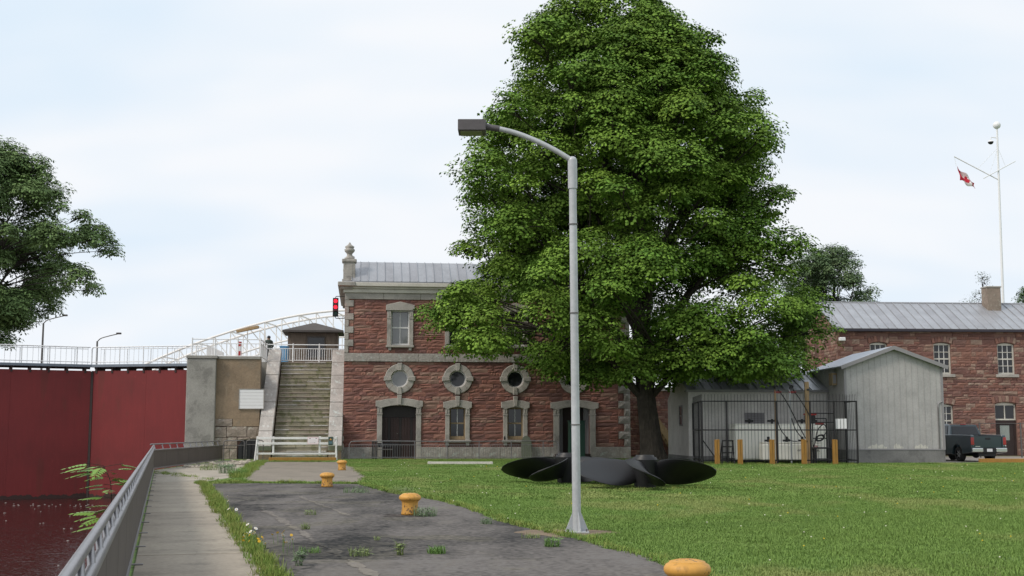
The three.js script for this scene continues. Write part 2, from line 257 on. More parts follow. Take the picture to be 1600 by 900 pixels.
// ---------------------------------------------------------------- the ground, the lock, the upper level
const TURN = 7 * DEG, BO = V(-10.24, 0, -74.11);                      // main building's left front corner
const inB = (x, y, z) => V(x, y, z).applyAxisAngle(V(0, 1, 0), TURN).add(BO);
const WT = 15.91 * DEG, WO = V(-4.42, 0, -14.26);                     // the lockside walkway's frame: x to the right of the railing, -z along it
const inW = (x, y, z) => V(x, y, z).applyAxisAngle(V(0, 1, 0), WT).add(WO);
const xz = (v) => [v.x, v.z];
const edge = [xz(inW(-0.12, 0, 60)), xz(inW(-0.12, 0, 0)), [-15.38, -52.3], [-16.75, -70.6], [-19.9, -74.6], [-20.3, -80]];
struct('lawn', sheet([...edge, [-20.3, -700], [500, -700], [500, 60]], 0), m.lawn);
const asphaltPoly = [xz(inW(1.5, 0, 40)), xz(inW(1.5, 0, 24)), xz(inW(1.5, 0, 0)), xz(inW(1.5, 0, -25.2)), [-8.1, -39.3], [-4.75, -38.7], [-4.1, -36.4], [-2.97, -32.6], [-2.3, -31.2], [-1.69, -29.4], [-0.95, -26.6], [-0.55, -24.6], [-0.2, -22.8], [0.36, -20.9], [0.82, -19.5], [1.15, -18.6], [1.35, -17.6], [1.74, -16.6], [1.92, -15.4], [2.15, -13.6], [2.6, -10], [4, -2], [14, 40]];
{ // ragged edge of the worn asphalt
  const out = []; asphaltPoly.forEach((p, i) => { const q = asphaltPoly[(i + 1) % asphaltPoly.length], L = Math.hypot(q[0] - p[0], q[1] - p[1]), n = i > 4 && i < 20 ? Math.max(1, Math.round(L / 0.18)) : 1; for (let k = 0; k < n; k++) { const t = k / n, e = n > 1 ? 0.16 * n2(p[0] * 3 + t * L * 2.1, p[1] * 2.3) + 0.07 * n2(p[0] * 11 + t * L * 9, i) : 0; out.push([mix(p[0], q[0], t) + e, mix(p[1], q[1], t) + e * 0.4]); } });
  struct('asphalt', sheet(out, 0.006), m.asphalt);
}
const apronPoly = [[-8.7, -40.1], [-4.85, -39.5], [-5.3, -45], [-9.0, -66.2], [-13.35, -66.6], [-9.55, -43.6]];
struct('concrete_apron', sheet(apronPoly, 0.01), m.apron);
const brokenPoly = [xz(inW(0.06, 0, -26.2)), [-15.2, -52.3], [-16.4, -69.5], [-14.3, -69.5], [-13.9, -66.4], [-10.1, -44.2], xz(inW(1.55, 0, -26.2))];
struct('broken_concrete', sheet(brokenPoly, 0.006), m.paleSlab);
struct('worn_path', sheet([[-7.4, -56.2], [-6.9, -54.6], [-2, -55.2], [2.3, -55.8], [2.3, -56.9], [-3, -56.4]], 0.008), m.path);
struct('gravel_yard', sheet([[22.3, -64.6], [60, -62.2], [60, -81], [22.3, -81]], 0.008), m.gravel);
struct('worn_earth', sheet(Array.from({ length: 26 }, (_, i) => { const a = i / 26 * Math.PI * 2; return [0.95 + Math.cos(a) * (0.85 + 0.2 * n2(i, 3)), -20.15 + Math.sin(a) * (0.75 + 0.25 * n2(i, 8))]; }), 0.009), m.dirt);

{ // pale worn seams and dark broken patches in the asphalt
  const strip = (a, b, w, sd) => { const L = Math.hypot(b[0] - a[0], b[1] - a[1]), n = Math.ceil(L / 0.09), dx = (b[0] - a[0]) / L, dz = (b[1] - a[1]) / L, A = [], B = []; for (let i = 0; i <= n; i++) { const t = i / n, k = w * (0.55 + 0.5 * n2(t * L * 1.3, sd) + 0.4 * n2(t * L * 5, sd)), o = 0.05 * n2(t * L * 0.35, sd + 5), x = mix(a[0], b[0], t) + dz * o, z = mix(a[1], b[1], t) - dx * o; A.push([x - dz * Math.max(0.01, k), z + dx * Math.max(0.01, k)]); B.unshift([x + dz * Math.max(0.01, k * 0.8), z - dx * Math.max(0.01, k * 0.8)]); } return sheet([...A, ...B], 0.010 + sd * 0.0003); };
  struct('worn_seam', strip([-5.65, -27.5], [-1.5, -13.9], 0.13, 1), m.seam); struct('worn_seam', strip([-5.4, -31.3], [-3.2, -24.2], 0.12, 2), m.seam); 
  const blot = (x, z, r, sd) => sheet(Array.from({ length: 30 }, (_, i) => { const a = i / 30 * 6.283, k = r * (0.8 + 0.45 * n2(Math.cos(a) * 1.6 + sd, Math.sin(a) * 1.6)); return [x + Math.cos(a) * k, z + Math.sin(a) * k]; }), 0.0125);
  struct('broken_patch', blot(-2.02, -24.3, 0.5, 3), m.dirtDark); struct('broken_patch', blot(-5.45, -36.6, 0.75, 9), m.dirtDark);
}
{ // walkway: cast slabs with open joints
  const o = new THREE.Group(); o.name = 'walkway'; o.userData = { kind: 'structure', label: 'walkway' }; o.position.copy(WO); o.rotation.y = WT; scene.add(o);
  const cuts = [34, 18, 10, 4, 0.6, -2.05, -6.2, -10.9, -15.4, -20.6, -26.1];
  for (let i = 0; i < cuts.length - 1; i++) part(o, 'concrete_slab', rb(0.06, 1.5 + 0.03 * (i % 3), -0.08, 0.030 + 0.004 * (i % 2), cuts[i + 1] + 0.018, cuts[i] - 0.018, 0.012), i % 2 ? m.slab : m.slabB);
  part(o, 'joint_strip', bx(0.07, 1.5, -0.02, 0.036, -15.47, -15.37), m.joint);
  part(o, 'joint_strip', bx(0.07, 1.5, -0.02, 0.036, -26.25, -26.12), m.joint);
}
{ // the lock chamber: side wall, tannin-brown water
  const g = []; for (let i = 0; i < edge.length - 1; i++) { const [a, b] = edge[i], [c, d] = edge[i + 1], L = Math.hypot(c - a, d - b), q = bx(0, L, -9, -0.005, -0.02, 0.6); q.rotateY(Math.atan2(-(d - b), c - a)).translate(a, 0, b); g.push(q); }
  struct('lock_wall', g, m.lockWall);
  struct('water', sheet([[60, 60], [60, -20], [-20, -82], [-120, -82], [-120, 60]].map(([x, z]) => [x, z]), -2.5), m.water);
  struct('upper_ground', (() => { const q = bx(-260, -0.05, -9, 5.2, -420, -8.2); q.rotateY(TURN).translate(BO.x, 0, BO.z); return q; })(), m.lockWall);
  struct('terrace', (() => { const q = merge([bx(-5.6, -0.05, -1, 6.12, -8.15, -5.35), bx(-9.3, -5.62, -1, 6.12, -8.15, -0.95)]); q.rotateY(TURN).translate(BO.x, 0, BO.z); return q; })(), m.pier);
  { const r = rng(5), fl = []; for (let i = 0; i < 80; i++) { const band = r() < 0.6, z = band ? -68.5 - 2.6 * r() : -34 - 42 * r(), x = mix(-0.42 * -z, -0.27 * -z, r()), s = 0.012 + 0.04 * r() * r(); fl.push(new THREE.CylinderGeometry(s, s, 0.012, 5).scale(2.2, 1, 1).rotateY(r() * 0.8).toNonIndexed().translate(x, -2.494, z)); } const o = part(scene, 'foam_flecks', fl, m.foam); o.userData = { kind: 'stuff', label: 'pale foam flecks floating on the dark lock water', category: 'foam' }; }
  const P = [], I = []; for (let i = 0; i <= 160; i++) { const x = -900 + i * 14, h = 22 + 14 * n2(i * 0.06, 1) + 5 * n2(i * 0.4, 2) + 2.5 * n2(i * 1.3, 5); P.push(x, -5, -1200, x, 14 + h * 0.9 + Math.max(0, -x - 100) * 0.012, -1260 - 40 * n2(i * .2, 9), x, -5, -1500); }
  for (let i = 0; i < 160; i++) { const a = i * 3; I.push(a, a + 3, a + 1, a + 1, a + 3, a + 4, a + 1, a + 4, a + 2, a + 2, a + 4, a + 5); }
  const g2 = new THREE.BufferGeometry(); g2.setAttribute('position', new THREE.Float32BufferAttribute(P, 3)); g2.setIndex(I); g2.computeVertexNormals(); struct('hills', fin(g2), m.hill);
}
// lock gate leaves
function gateLeaf(a, b, label, mt) {
  const L = Math.hypot(b.x - a.x, b.z - a.z), o = thing('lock_gate_leaf', label, 'lock gate', V(a.x, -6, a.z), Math.atan2(-(b.z - a.z), b.x - a.x), 'steel lock gate leaves');
  const n = 2;
  for (let i = 0; i < n; i++) part(o, 'steel_plate', rb(i * L / n + 0.002, (i + 1) * L / n - 0.002, 0, 11.5, -0.06, 0.06 + (i % 2) * 0.002, 0.004), mt);
  { const pts = [[0, 3.2], [L, 3.2]], N = Math.round(L / 0.08); for (let i = N; i >= 0; i--) { const x = i / N * L; pts.push([x, 3.72 + 0.1 * n2(x * 0.7, L) + 0.07 * n2(x * 3, 4) + 0.05 * n2(x * 11, 7)]); } part(o, 'algae_band', ext(poly(pts), 0.004, 0.068), m.algae); }
  part(o, 'frame', [bx(0, L, 0.2, 11.3, -0.5, -0.08), bx(-0.02, 0.16, 0.1, 11.45, -0.3, 0.1)], m.gateDark);
  part(o, 'walkway_deck', [rb(0, L, 11.72, 11.9, -0.95, 0.24, 0.02)], m.deckGrey);
  const g = []; for (let x = 0.3; x < L; x += 1.1) g.push(bx(x, x + 0.12, 11.35, 11.72, -0.9, 0.1)); g.push(bx(0, L, 11.62, 11.72, -0.5, -0.3)); part(o, 'deck_bracket', g, m.gateDark);
  const rail = part(o, 'top_rail', [bar(V(0.12, 13.0, 0.15), V(L - 0.1, 13.0, 0.15), 0.04), bar(V(0.05, 11.9, 0.15), V(0.05, 12.9, 0.15), 0.04), bar(V(0.05, 12.88, 0.15), V(0.12, 13.0, 0.15), 0.04)], m.railWhite);
  part(o, 'toe_rail', bar(V(0.05, 12.05, 0.15), V(L - 0.1, 12.05, 0.15), 0.03), m.railWhite);
  for (let x = 0.35, i = 0; x < L - 0.1; x += 0.33, i++) part(rail, i % 5 ? 'baluster' : 'post', bar(V(x, 11.9, 0.15), V(x, 13.0, 0.15), i % 5 ? 0.014 : 0.035, 5), m.railWhite);
  for (let x = 0.35; x < L - 0.1; x += 1.65) part(rail, 'post', bar(V(x, 11.9, -0.8), V(x, 12.95, -0.8), 0.03, 5), m.railWhite);
  part(o, 'far_rail', bar(V(0.1, 12.95, -0.8), V(L - 0.1, 12.95, -0.8), 0.03), m.railWhite);
}
gateLeaf(V(-26.95, 0, -78.1), V(-19.4, 0, -76.5), 'dark red lock gate leaf meeting the concrete pier', m.gate);
gateLeaf(V(-35.4, 0, -73.6), V(-27.0, 0, -78.05), 'dark red lock gate leaf reaching away from the pier', m.gate);

// concrete pier, retaining wall with stone footing and hatch
{
  const p = solo('concrete_pier', 'grey cast concrete pier at the end of the red lock gate', 'pier', [rb(0, 1.72, -3, 6.0, -7.4, 0, 0.05), rb(-0.04, 1.8, 6.0, 6.18, -7.4, 0.06, 0.03)], m.pier, inB(-9.32, 0, 0.1), TURN);
  const w = thing('retaining_wall', 'brown stained concrete retaining wall with broken stone footing beside the stairs', 'wall', inB(-7.62, 0, -0.2), TURN);
  part(w, 'wall', [bx(0, 2.62, 2.4, 5.98, -0.7, 0), bx(1.05, 2.62, 1.95, 2.398, -0.7, -0.005)], m.retaining);
  part(w, 'coping', rb(0.1, 2.62, 5.98, 6.16, -0.7, 0.07, 0.03), m.pier);
  const bl = (x0, x1, y0, y1, i) => { const o = part(w, 'stone_block', fin(BLOCKS[i].clone().scale((x1 - x0) - 0.03, (y1 - y0) - 0.03, 1.2)), m.oldStone); o.position.set((x0 + x1) / 2, (y0 + y1) / 2, 0.02); };
  bl(0, 1.03, 1.95, 2.4, 1); bl(0, 0.7, 1.28, 1.93, 2); bl(0.7, 1.9, 1.32, 1.95, 3); bl(1.9, 2.62, 1.3, 1.93, 4); bl(0, 0.75, 0.62, 1.28, 6); bl(0.75, 1.35, 0.62, 1.3, 7); bl(0, 0.9, 0, 0.62, 8); bl(0.9, 1.35, 0, 0.62, 9); bl(1.35, 2.1, 1.12, 1.3, 10); bl(2.1, 2.62, 1.18, 1.34, 11);
  part(w, 'mortar', bx(0.01, 2.6, 0, 2.39, -0.7, -0.2), m.mortarB);
  const arch = new THREE.Shape(); arch.moveTo(1.4, 0); arch.lineTo(1.4, 0.62); arch.absarc(1.95, 0.62, 0.55, Math.PI, Math.PI / 2, true); arch.lineTo(2.58, 1.17); arch.lineTo(2.58, 0); 
  const h = part(w, 'arched_hatch', ext(arch, 0.1, -0.16), m.black);
  for (const x of [1.6, 1.85, 2.1, 2.35]) part(h, 'rib', bx(x, x + 0.05, 0.05, 1.0, -0.06, 0.0), m.iron);
  const s = thing('white_board', 'white boarded panel fixed on the brown retaining wall', 'panel', inB(-6.2, 3.02, -0.16), TURN);
  for (let i = 0; i < 6; i++) part(s, 'board', rb(0, 1.42, i * 0.19, i * 0.19 + 0.182, -0.02, 0.03 + 0.004 * (i % 2), 0.008), m.signWhite);
  for (const [x0, x1, y0, y1] of [[-0.04, 1.46, -0.04, 0], [-0.04, 1.46, 1.14, 1.18], [-0.04, 0, 0, 1.14], [1.42, 1.46, 0, 1.14]]) part(s, 'edge_strip', bx(x0, x1, y0, y1, -0.03, 0.05), m.trim);
}
// staircase with sloping stone cheeks
{
  const o = thing('stone_staircase', 'mossy stone staircase with pale sloping cheek walls climbing beside the brick building', 'staircase', inB(-4.9, 0, 1.95), TURN);
  const N = 24, rise = 6.12 / N, run = 7.3 / N, r = rng(44);
  for (let i = 0; i < N; i++) { const st = part(o, 'step', rb(0.84 + 0.012 * r(), 4.06, Math.max(0, (i - 1.2) * rise), (i + 1) * rise - 0.075, -(i + 3.2) * run, -i * run - 0.03 - 0.015 * r(), 0.02), i % 3 ? m.stepB : m.step);
    for (let x = 0.85; x < 4.0;) { const w = Math.min(4.05 - x, 0.7 + 1.1 * r()); part(st, 'nosing', rb(x, x + w - 0.012, (i + 1) * rise - 0.075, (i + 1) * rise - 0.012 * r(), -(i + 1.3) * run, -i * run + 0.012 - 0.03 * r(), 0.022), r() < 0.3 ? m.cheek : r() < 0.5 ? m.step : m.oldStone); x += w; } }
  const slope = Math.atan2(rise, run), len = 7.3 / Math.cos(slope);
  for (const [x0, x1] of [[0, 0.82], [4.08, 4.9]]) {
    part(o, 'cheek_wall', ext(poly([[0.1, 0], [0.1, 0.62], [-7.3, 6.2], [-7.35, 0]].map(([z, y]) => [-z, y])), x1 - x0 - 0.08, 0).rotateY(-Math.PI / 2).scale(1, 1, 1).rotateY(Math.PI).translate(0, 0, 0), m.retaining);
    const cw = o.children[o.children.length - 1]; cw.geometry.computeBoundingBox(); const bb = cw.geometry.boundingBox; cw.geometry.translate(x0 + 0.04 - bb.min.x, 0, 0.1 - bb.max.z); cw.geometry = fin(cw.geometry);
    const nB = 7; for (let i = 0; i < nB; i++) { const a = i / nB * len, b = (i + 1) / nB * len; const g = rb(x0, x1, -0.08, 0.34 + 0.02 * r(), -b + 0.008, -a - 0.008, 0.05); g.rotateX(slope).translate(0, 0.55, 0.12); part(o, 'cheek_block', fin(g), m.cheek); }
  }
  for (let i = 0; i < 9; i++) { const y = 0.2 + i * 0.48, k = part(o, 'rough_boulder', fin(BLOCKS[i].clone().scale(1.0, 0.46, 2.4).rotateY(Math.PI / 2)), m.cheek); k.position.set(4.94 + 0.05 * r(), y + 0.05, -0.4 - y * 1.12); }
}
// white barrier across the stair foot and its signs
{
  const o = thing('white_barrier', 'white timber barrier rail closing off the foot of the stairs', 'barrier', V(-14.55, 0, -69.6), 2 * DEG);
  for (const x of [0.1, 1.0, 3.62, 4.55]) part(o, 'post', [rb(x - 0.055, x + 0.055, x === 1.0 || x === 3.62 ? 0.3 : 0, 1.36, -0.06, 0.06, 0.015)], m.whitePaint);
  for (const x of [0.02, 4.62]) part(o, 'brace', bar(V(x, 0, 0.32), V(x + (x < 1 ? 0.06 : -0.06), 1.2, 0.04), 0.05, 4), m.whitePaint);
  for (const [y, h] of [[1.2, 0.13], [0.9, 0.13], [0.34, 0.11]]) part(o, 'rail', rb(0.05, 4.6, y, y + h, 0.062, 0.11, 0.012), m.whitePaint);
  const canvas = (w, h, f) => { const c = document.createElement('canvas'); c.width = w; c.height = h; f(c.getContext('2d'), w, h); const t = new THREE.CanvasTexture(c); t.colorSpace = THREE.SRGBColorSpace; return M({ map: t, roughness: 0.5 }); };
  const face = (w, h) => { const g = new THREE.BoxGeometry(w, h, 0.015).toNonIndexed(); return g; };
  const s1 = canvas(128, 80, (c, w, h) => { c.fillStyle = '#e9e2e6'; c.fillRect(0, 0, w, h); c.strokeStyle = '#d9a9ae'; c.lineWidth = 4; c.strokeRect(5, 5, w - 10, h - 10); c.fillStyle = '#7a4650'; c.fillRect(22, 14, 14, 7); c.fillRect(94, 14, 14, 7); c.fillStyle = '#c9c2c6'; for (let i = 0; i < 4; i++) c.fillRect(22, 30 + i * 7, 84, 2); c.fillStyle = '#6b4a55'; c.fillRect(24, 62, 80, 2); c.fillRect(74, 61, 14, 5); });
  solo('notice_sign', 'white notice with pink border hung on the white barrier', 'sign', face(0.62, 0.42), s1, V(-11.3, 1.13, -69.585), 2 * DEG);
  const s2 = canvas(80, 140, (c, w, h) => { c.fillStyle = '#2f4340'; c.fillRect(0, 0, w, h); c.fillStyle = '#c9913a'; c.beginPath(); c.moveTo(w / 2, 22); c.lineTo(60, 54); c.lineTo(20, 54); c.fill(); c.fillStyle = '#5d7f8c'; c.fillRect(14, 78, 52, 14); c.fillRect(14, 98, 52, 10); c.strokeStyle = '#9aa58f'; c.lineWidth = 4; c.strokeRect(2, 2, w - 4, h - 4); });
  solo('warning_sign', 'dark green sign with amber triangle on the white barrier', 'sign', face(0.28, 0.5), s2, V(-10.3, 1.1, -69.615), 2 * DEG);
  solo('kerb_timber', 'yellow painted timber lying before the stair foot behind the barrier', 'timber', rb(0, 3.75, 0, 0.2, -0.12, 0.12, 0.02), m.yellowWood, V(-13.6, 0, -68.7), 2 * DEG);
}

// ---------------------------------------------------------------- main sandstone building
function sashWindow(parent, cx, y0, y1, w, z, frameMat, glassMat, cols = 2, rows = 2) {
  const o = part(parent, 'window', [bx(cx - w / 2, cx - w / 2 + 0.09, y0, y1, z, z + 0.1), bx(cx + w / 2 - 0.09, cx + w / 2, y0, y1, z, z + 0.1), bx(cx - w / 2 + 0.09, cx + w / 2 - 0.09, y0, y0 + 0.12, z, z + 0.1), bx(cx - w / 2 + 0.09, cx + w / 2 - 0.09, y1 - 0.09, y1, z, z + 0.1)], frameMat);
  const X0 = cx - w / 2 + 0.09, X1 = cx + w / 2 - 0.09, Y0 = y0 + 0.12, Y1 = y1 - 0.09;
  for (let i = 1; i < cols; i++) { const x = mix(X0, X1, i / cols); part(o, 'glazing_bar', bx(x - 0.022, x + 0.022, Y0, Y1, z + 0.02, z + 0.078), m.whitePaint); }
  for (let j = 1; j < rows; j++) { const y = mix(Y0, Y1, j / rows), t = j * 2 === rows ? 0.045 : 0.022; part(o, j * 2 === rows ? 'meeting_rail' : 'glazing_bar', bx(X0, X1, y - t, y + t, z + 0.022, z + 0.084), frameMat); }
  for (let i = 0; i < cols; i++) for (let j = 0; j < rows; j++) part(o, 'pane', bx(mix(X0, X1, i / cols) + 0.024, mix(X0, X1, (i + 1) / cols) - 0.024, mix(Y0, Y1, j / rows) + 0.024, mix(Y0, Y1, (j + 1) / rows) - 0.024, z + 0.03, z + 0.045), glassMat);
  return o;
}
{
  const o = thing('sandstone_building', 'two-storey red sandstone building with grey stone trim, round windows and zinc roof', 'building', BO.clone(), TURN), W = 17.75;
  const lowX = [3.39, 6.95, 10.52, 14.22];
  const holes = [], blocked = [];
  const rectHole = (x0, x1, y0, y1) => { const p = new THREE.Path(); p.moveTo(x0, y0); p.lineTo(x1, y0); p.lineTo(x1, y1); p.lineTo(x0, y1); p.closePath(); holes.push(p); };
  const doorW = [1.03, 0, 0, 0.95];
  lowX.forEach((x, i) => {
    if (i === 0 || i === 3) { rectHole(x - doorW[i], x + doorW[i], 0.02, 3.2); blocked.push(rectBlock(x - 1.34, x + 1.34, 0, 3.2), rectBlock(x - 1.42, x + 1.42, 3.05, 3.42)); }
    else { rectHole(x - 0.5, x + 0.5, 1.14, 3.1); blocked.push(rectBlock(x - 0.74, x + 0.74, 0.78, 3.1), rectBlock(x - 0.86, x + 0.86, 3.0, 3.4)); }
    blocked.push(circBlock(x, 4.85, 0.88)); const p = new THREE.Path(); p.absarc(x, 4.85, 0.52, 0, Math.PI * 2, true); holes.push(p);
    rectHole(x - 0.57, x + 0.57, 6.9, 9.05); blocked.push(rectBlock(x - 0.8, x + 0.8, 6.78, 9.05), rectBlock(x - 0.87, x + 0.87, 9.0, 9.42));
  });
  const sh = poly([[0, 0], [W, 0], [W, 10.1], [0, 10.1]]); sh.holes = holes; part(o, 'wall', ext(sh, 0.36, -0.4, 0, 24), m.mortar);
  part(o, 'body', [bx(0.02, W - 0.02, 0, 10.1, -11.8, -1.2), bx(0.02, 0.42, 0, 10.1, -1.2, -0.43), bx(W - 0.42, W - 0.02, 0, 10.1, -1.2, -0.43), bx(0.43, W - 0.43, 9.4, 10.1, -1.2, -0.43)], m.mortar);
  const quoinR = rectBlock(16.98, W + 1, 0.7, 5.9);
  stonework(o, { x0: 0, x1: W, y0: 0.7, y1: 5.88, courses: [0.17, 0.30], widths: [0.34, 1.35], blocked: [...blocked, quoinR], mats: redMats, tones: redTones, seed: 21, single: 170 });
  stonework(o, { x0: 0, x1: W, y0: 6.4, y1: 9.7, courses: [0.15, 0.26], widths: [0.34, 1.2], blocked: [...blocked, rectBlock(-1, 0.56, 6.3, 9.8), rectBlock(W - 0.56, W + 1, 6.3, 9.8)], mats: redMats, tones: redTones, seed: 22, single: 120 });
  // plinth, string course, frieze in long blocks
  const r = rng(3);
  const band = (name, y0, y1, z, len, mt, skip = []) => { for (let x = 0; x < W - 0.05;) { let w = len * (0.8 + 0.4 * r()); if (W - x - w < len * 0.4) w = W - x; const s = skip.find(([a, b]) => x + w > a && x < b); let x1 = x + w; if (s) { if (x >= s[0]) { x = s[1]; continue; } x1 = s[0]; } const rough = part(o, name, rb(x + 0.006, x1 - 0.006, y0, y1, -0.2, z + 0.012 * r(), 0.02), mt); x = x1; } };
  band('plinth_block', 0, 0.69, 0.08, 1.7, m.trimRough, [[2.06, 4.72], [12.95, 15.5]]);
  band('string_course_block', 5.89, 6.39, 0.09, 2.1, m.trimRough);
  band('frieze_block', 9.71, 10.1, 0.05, 2.2, m.trim);
  for (let y = 6.41, k = 0; y < 9.65; y += 0.405, k++) for (const s of [0, 1]) { const w = k % 2 ? 0.55 : 0.26; part(o, 'quoin_block', s ? rb(W - w, W, y, y + 0.395, -0.3, 0.06, 0.03) : rb(0, w, y, y + 0.395, -0.3, 0.06, 0.03), m.trim); if (k % 2 === 0) { part(o, 'stone_block', rb(s ? W - 0.55 : 0.27, s ? W - 0.27 : 0.55, y + 0.01, y + 0.2, -0.2, 0.0, 0.02), redMats[k % 8]); part(o, 'stone_block', rb(s ? W - 0.55 : 0.27, s ? W - 0.27 : 0.55, y + 0.21, y + 0.385, -0.2, 0.01, 0.02), redMats[(k + 3) % 8]); } }
  for (let y = 0.71, k = 0; y < 5.8; y += 0.471, k++) { const w = k % 2 ? 0.75 : 0.4, q = part(o, 'quoin_block', fin(BLOCKS[k].clone().scale(w - 0.01, 0.45, 2)), m.trimRough); q.position.set(W - w / 2, y + 0.235, 0.08); if (k % 2 === 0) { const f = part(o, 'stone_block', fin(BLOCKS[k + 1].clone().scale(0.36, 0.45, 1)), redMats[k % 8]); f.position.set(W - 0.585, y + 0.235, 0); } }
  // cornice and roof
  part(o, 'cornice', [rb(-0.1, W + 0.1, 10.1, 10.34, -0.4, 0.16, 0.03), rb(-0.16, W + 0.16, 10.345, 10.46, -0.4, 0.26, 0.02), rb(-0.3, W + 0.3, 10.462, 10.72, -0.4, 0.42, 0.05)], m.cream);
  part(o, 'cornice_end', [rb(-0.44, 0.62, 10.47, 10.735, -11.8, 0.5, 0.05), rb(-0.32, 0.5, 10.3, 10.468, -11.8, 0.3, 0.04)], m.trim);
  part(o, 'gutter', bx(-0.1, W + 0.3, 10.72, 10.78, -0.4, 0.4), m.zincB);
  const roof = part(o, 'roof', [bx(0.3, W, 10.1, 10.74, -11.8, -0.4), bx(0.3, W, 10.74, 12.2, -11.6, -1.75)], m.zincB);
  const sl = Math.atan2(1.45, 2.0), ln = Math.hypot(1.45, 2.0);
  for (let x = 0.4, k = 0; x < W - 0.2; x += 0.505, k++) { const g = merge([bx(x + 0.01, x + 0.495, -0.02, 0.012, -ln, 0), rb(x - 0.018, x + 0.018, -0.01, 0.07, -ln, 0, 0.008)]); g.rotateX(sl).translate(0, 10.79, 0.32); part(roof, 'roof_panel', fin(g), k % 3 === 1 ? m.zincB : m.zinc); }
  // corner pedestal with urn, and its twin at the back corner
  for (const z of [0.05, -4.4]) {
    const q = part(o, 'pedestal', [rb(-0.2, 0.66, 10.74, 10.95, z - 0.85, z, 0.03), rb(-0.13, 0.6, 10.95, 12.0, z - 0.78, z - 0.06, 0.02), rb(-0.22, 0.68, 12.0, 12.2, z - 0.87, z + 0.02, 0.05)], m.trim);
    part(q, 'inset_panel', bx(0.05, 0.42, 11.1, 11.85, z - 0.1, z - 0.04), m.trim);
    part(q, 'urn', lathe([[0, 0], [0.3, 0], [0.32, 0.1], [0.2, 0.16], [0.16, 0.28], [0.17, 0.36], [0.3, 0.5], [0.33, 0.62], [0.24, 0.68], [0.26, 0.74], [0.3, 0.8], [0.16, 0.9], [0.07, 0.98], [0.05, 1.06], [0, 1.08]], 20).translate(0.235, 12.2, z - 0.42), m.trim);
  }
  // round windows
  for (const x of lowX) {
    const ring = new THREE.Shape(); ring.absarc(0, 0, 0.9, 0, Math.PI * 2); const hp = new THREE.Path(); hp.absarc(0, 0, 0.52, 0, Math.PI * 2, true); ring.holes.push(hp);
    const q = part(o, 'round_window', ext(ring, 0.24, -0.16, 0.03, 32).translate(x, 4.85, 0), m.trim);
    for (let k = 0; k < 4; k++) { const a = k * Math.PI / 2; const g = ext(poly([[-0.1, 0.5], [0.1, 0.5], [0.15, 0.96], [-0.15, 0.96]]), 0.16, 0.0, 0.02); g.rotateZ(a).translate(x, 4.85, 0); part(q, 'keystone', fin(g), m.trim); }
    for (let k = 0; k < 4; k++) { const a = k * Math.PI / 2 + Math.PI / 4; part(q, 'joint', fin(bx(-0.006, 0.006, 0.55, 0.88, 0.07, 0.084).rotateZ(a).translate(x, 4.85, 0)), m.mortarB); }
    const fr = new THREE.Shape(); fr.absarc(0, 0, 0.53, 0, Math.PI * 2); const fp = new THREE.Path(); fp.absarc(0, 0, 0.45, 0, Math.PI * 2, true); fr.holes.push(fp);
    part(q, 'frame', ext(fr, 0.1, -0.2, 0, 32).translate(x, 4.85, 0), m.whitePaint);
    part(q, 'pane', fin(new THREE.CylinderGeometry(0.455, 0.455, 0.02, 32).rotateX(Math.PI / 2).translate(x, 4.85, -0.14)), x < 5 ? m.glassGrey : m.glass);
  }
  // stone surround: jambs with capitals, arched head with ears, keystone, sill
  function hood(parent, x, hw, y, ear, rise, top, key) {
    const s = new THREE.Shape(); s.moveTo(x - ear, y - 0.12); s.lineTo(x - ear, y + 0.22); s.lineTo(x - ear * 0.82, y + 0.24); s.quadraticCurveTo(x, y + 0.24 + rise, x + ear * 0.82, y + 0.24); s.lineTo(x + ear, y + 0.22); s.lineTo(x + ear, y - 0.12); s.lineTo(x + hw + 0.06, y - 0.26); s.lineTo(x + hw, y - 0.2); s.quadraticCurveTo(x, y - 0.2 + rise, x - hw, y - 0.2); s.lineTo(x - hw - 0.06, y - 0.26); s.closePath();
    part(parent, 'lintel', ext(s, 0.34, -0.2, 0.02), m.trim);
    if (key) part(parent, 'keystone', ext(poly([[x - 0.1, y - 0.02], [x + 0.1, y - 0.02], [x + 0.14, top], [x - 0.14, top]]), 0.3, -0.08, 0.02), m.trim);
  }
  function jambs(parent, x, hw, y0, y1, t) { for (const s of [-1, 1]) { const a = s < 0 ? x - hw - t : x + hw, b = a + t; part(parent, 'jamb', [rb(a, b, y0, y1 - 0.5, -0.3, 0.09, 0.02), rb(a - 0.02, b + 0.02, y1 - 0.5, y1 - 0.42, -0.3, 0.12, 0.015), rb(a, b, y1 - 0.42, y1, -0.3, 0.1, 0.02)], m.trim); for (const k of [0.09, 0.2]) part(parent, 'jamb_flute', rb(a + k * t * 4 - 0.03, a + k * t * 4 + 0.03, y1 - 0.36, y1 - 0.12, 0.08, 0.125, 0.01), m.trim); } }
  [1, 2].forEach((i) => {
    const x = lowX[i]; const w = sashWindow(o, x, 1.14, 3.12, 1.0, -0.28, m.tan, m.glass); part(w, 'lower_rail', rb(x - 0.48, x + 0.48, 1.15, 1.36, -0.2, -0.12, 0.01), m.tan);
    jambs(w, x, 0.49, 1.12, 3.12, 0.26); hood(w, x, 0.52, 3.22, 0.88, 0.22, 3.8, true);
    part(w, 'sill', rb(x - 0.82, x + 0.82, 0.98, 1.13, -0.3, 0.17, 0.02), m.trim); for (const s of [-1, 1]) part(w, 'sill_bracket', rb(x + s * 0.62 - 0.1, x + s * 0.62 + 0.1, 0.78, 0.98, -0.1, 0.11, 0.02), m.trim);
  });
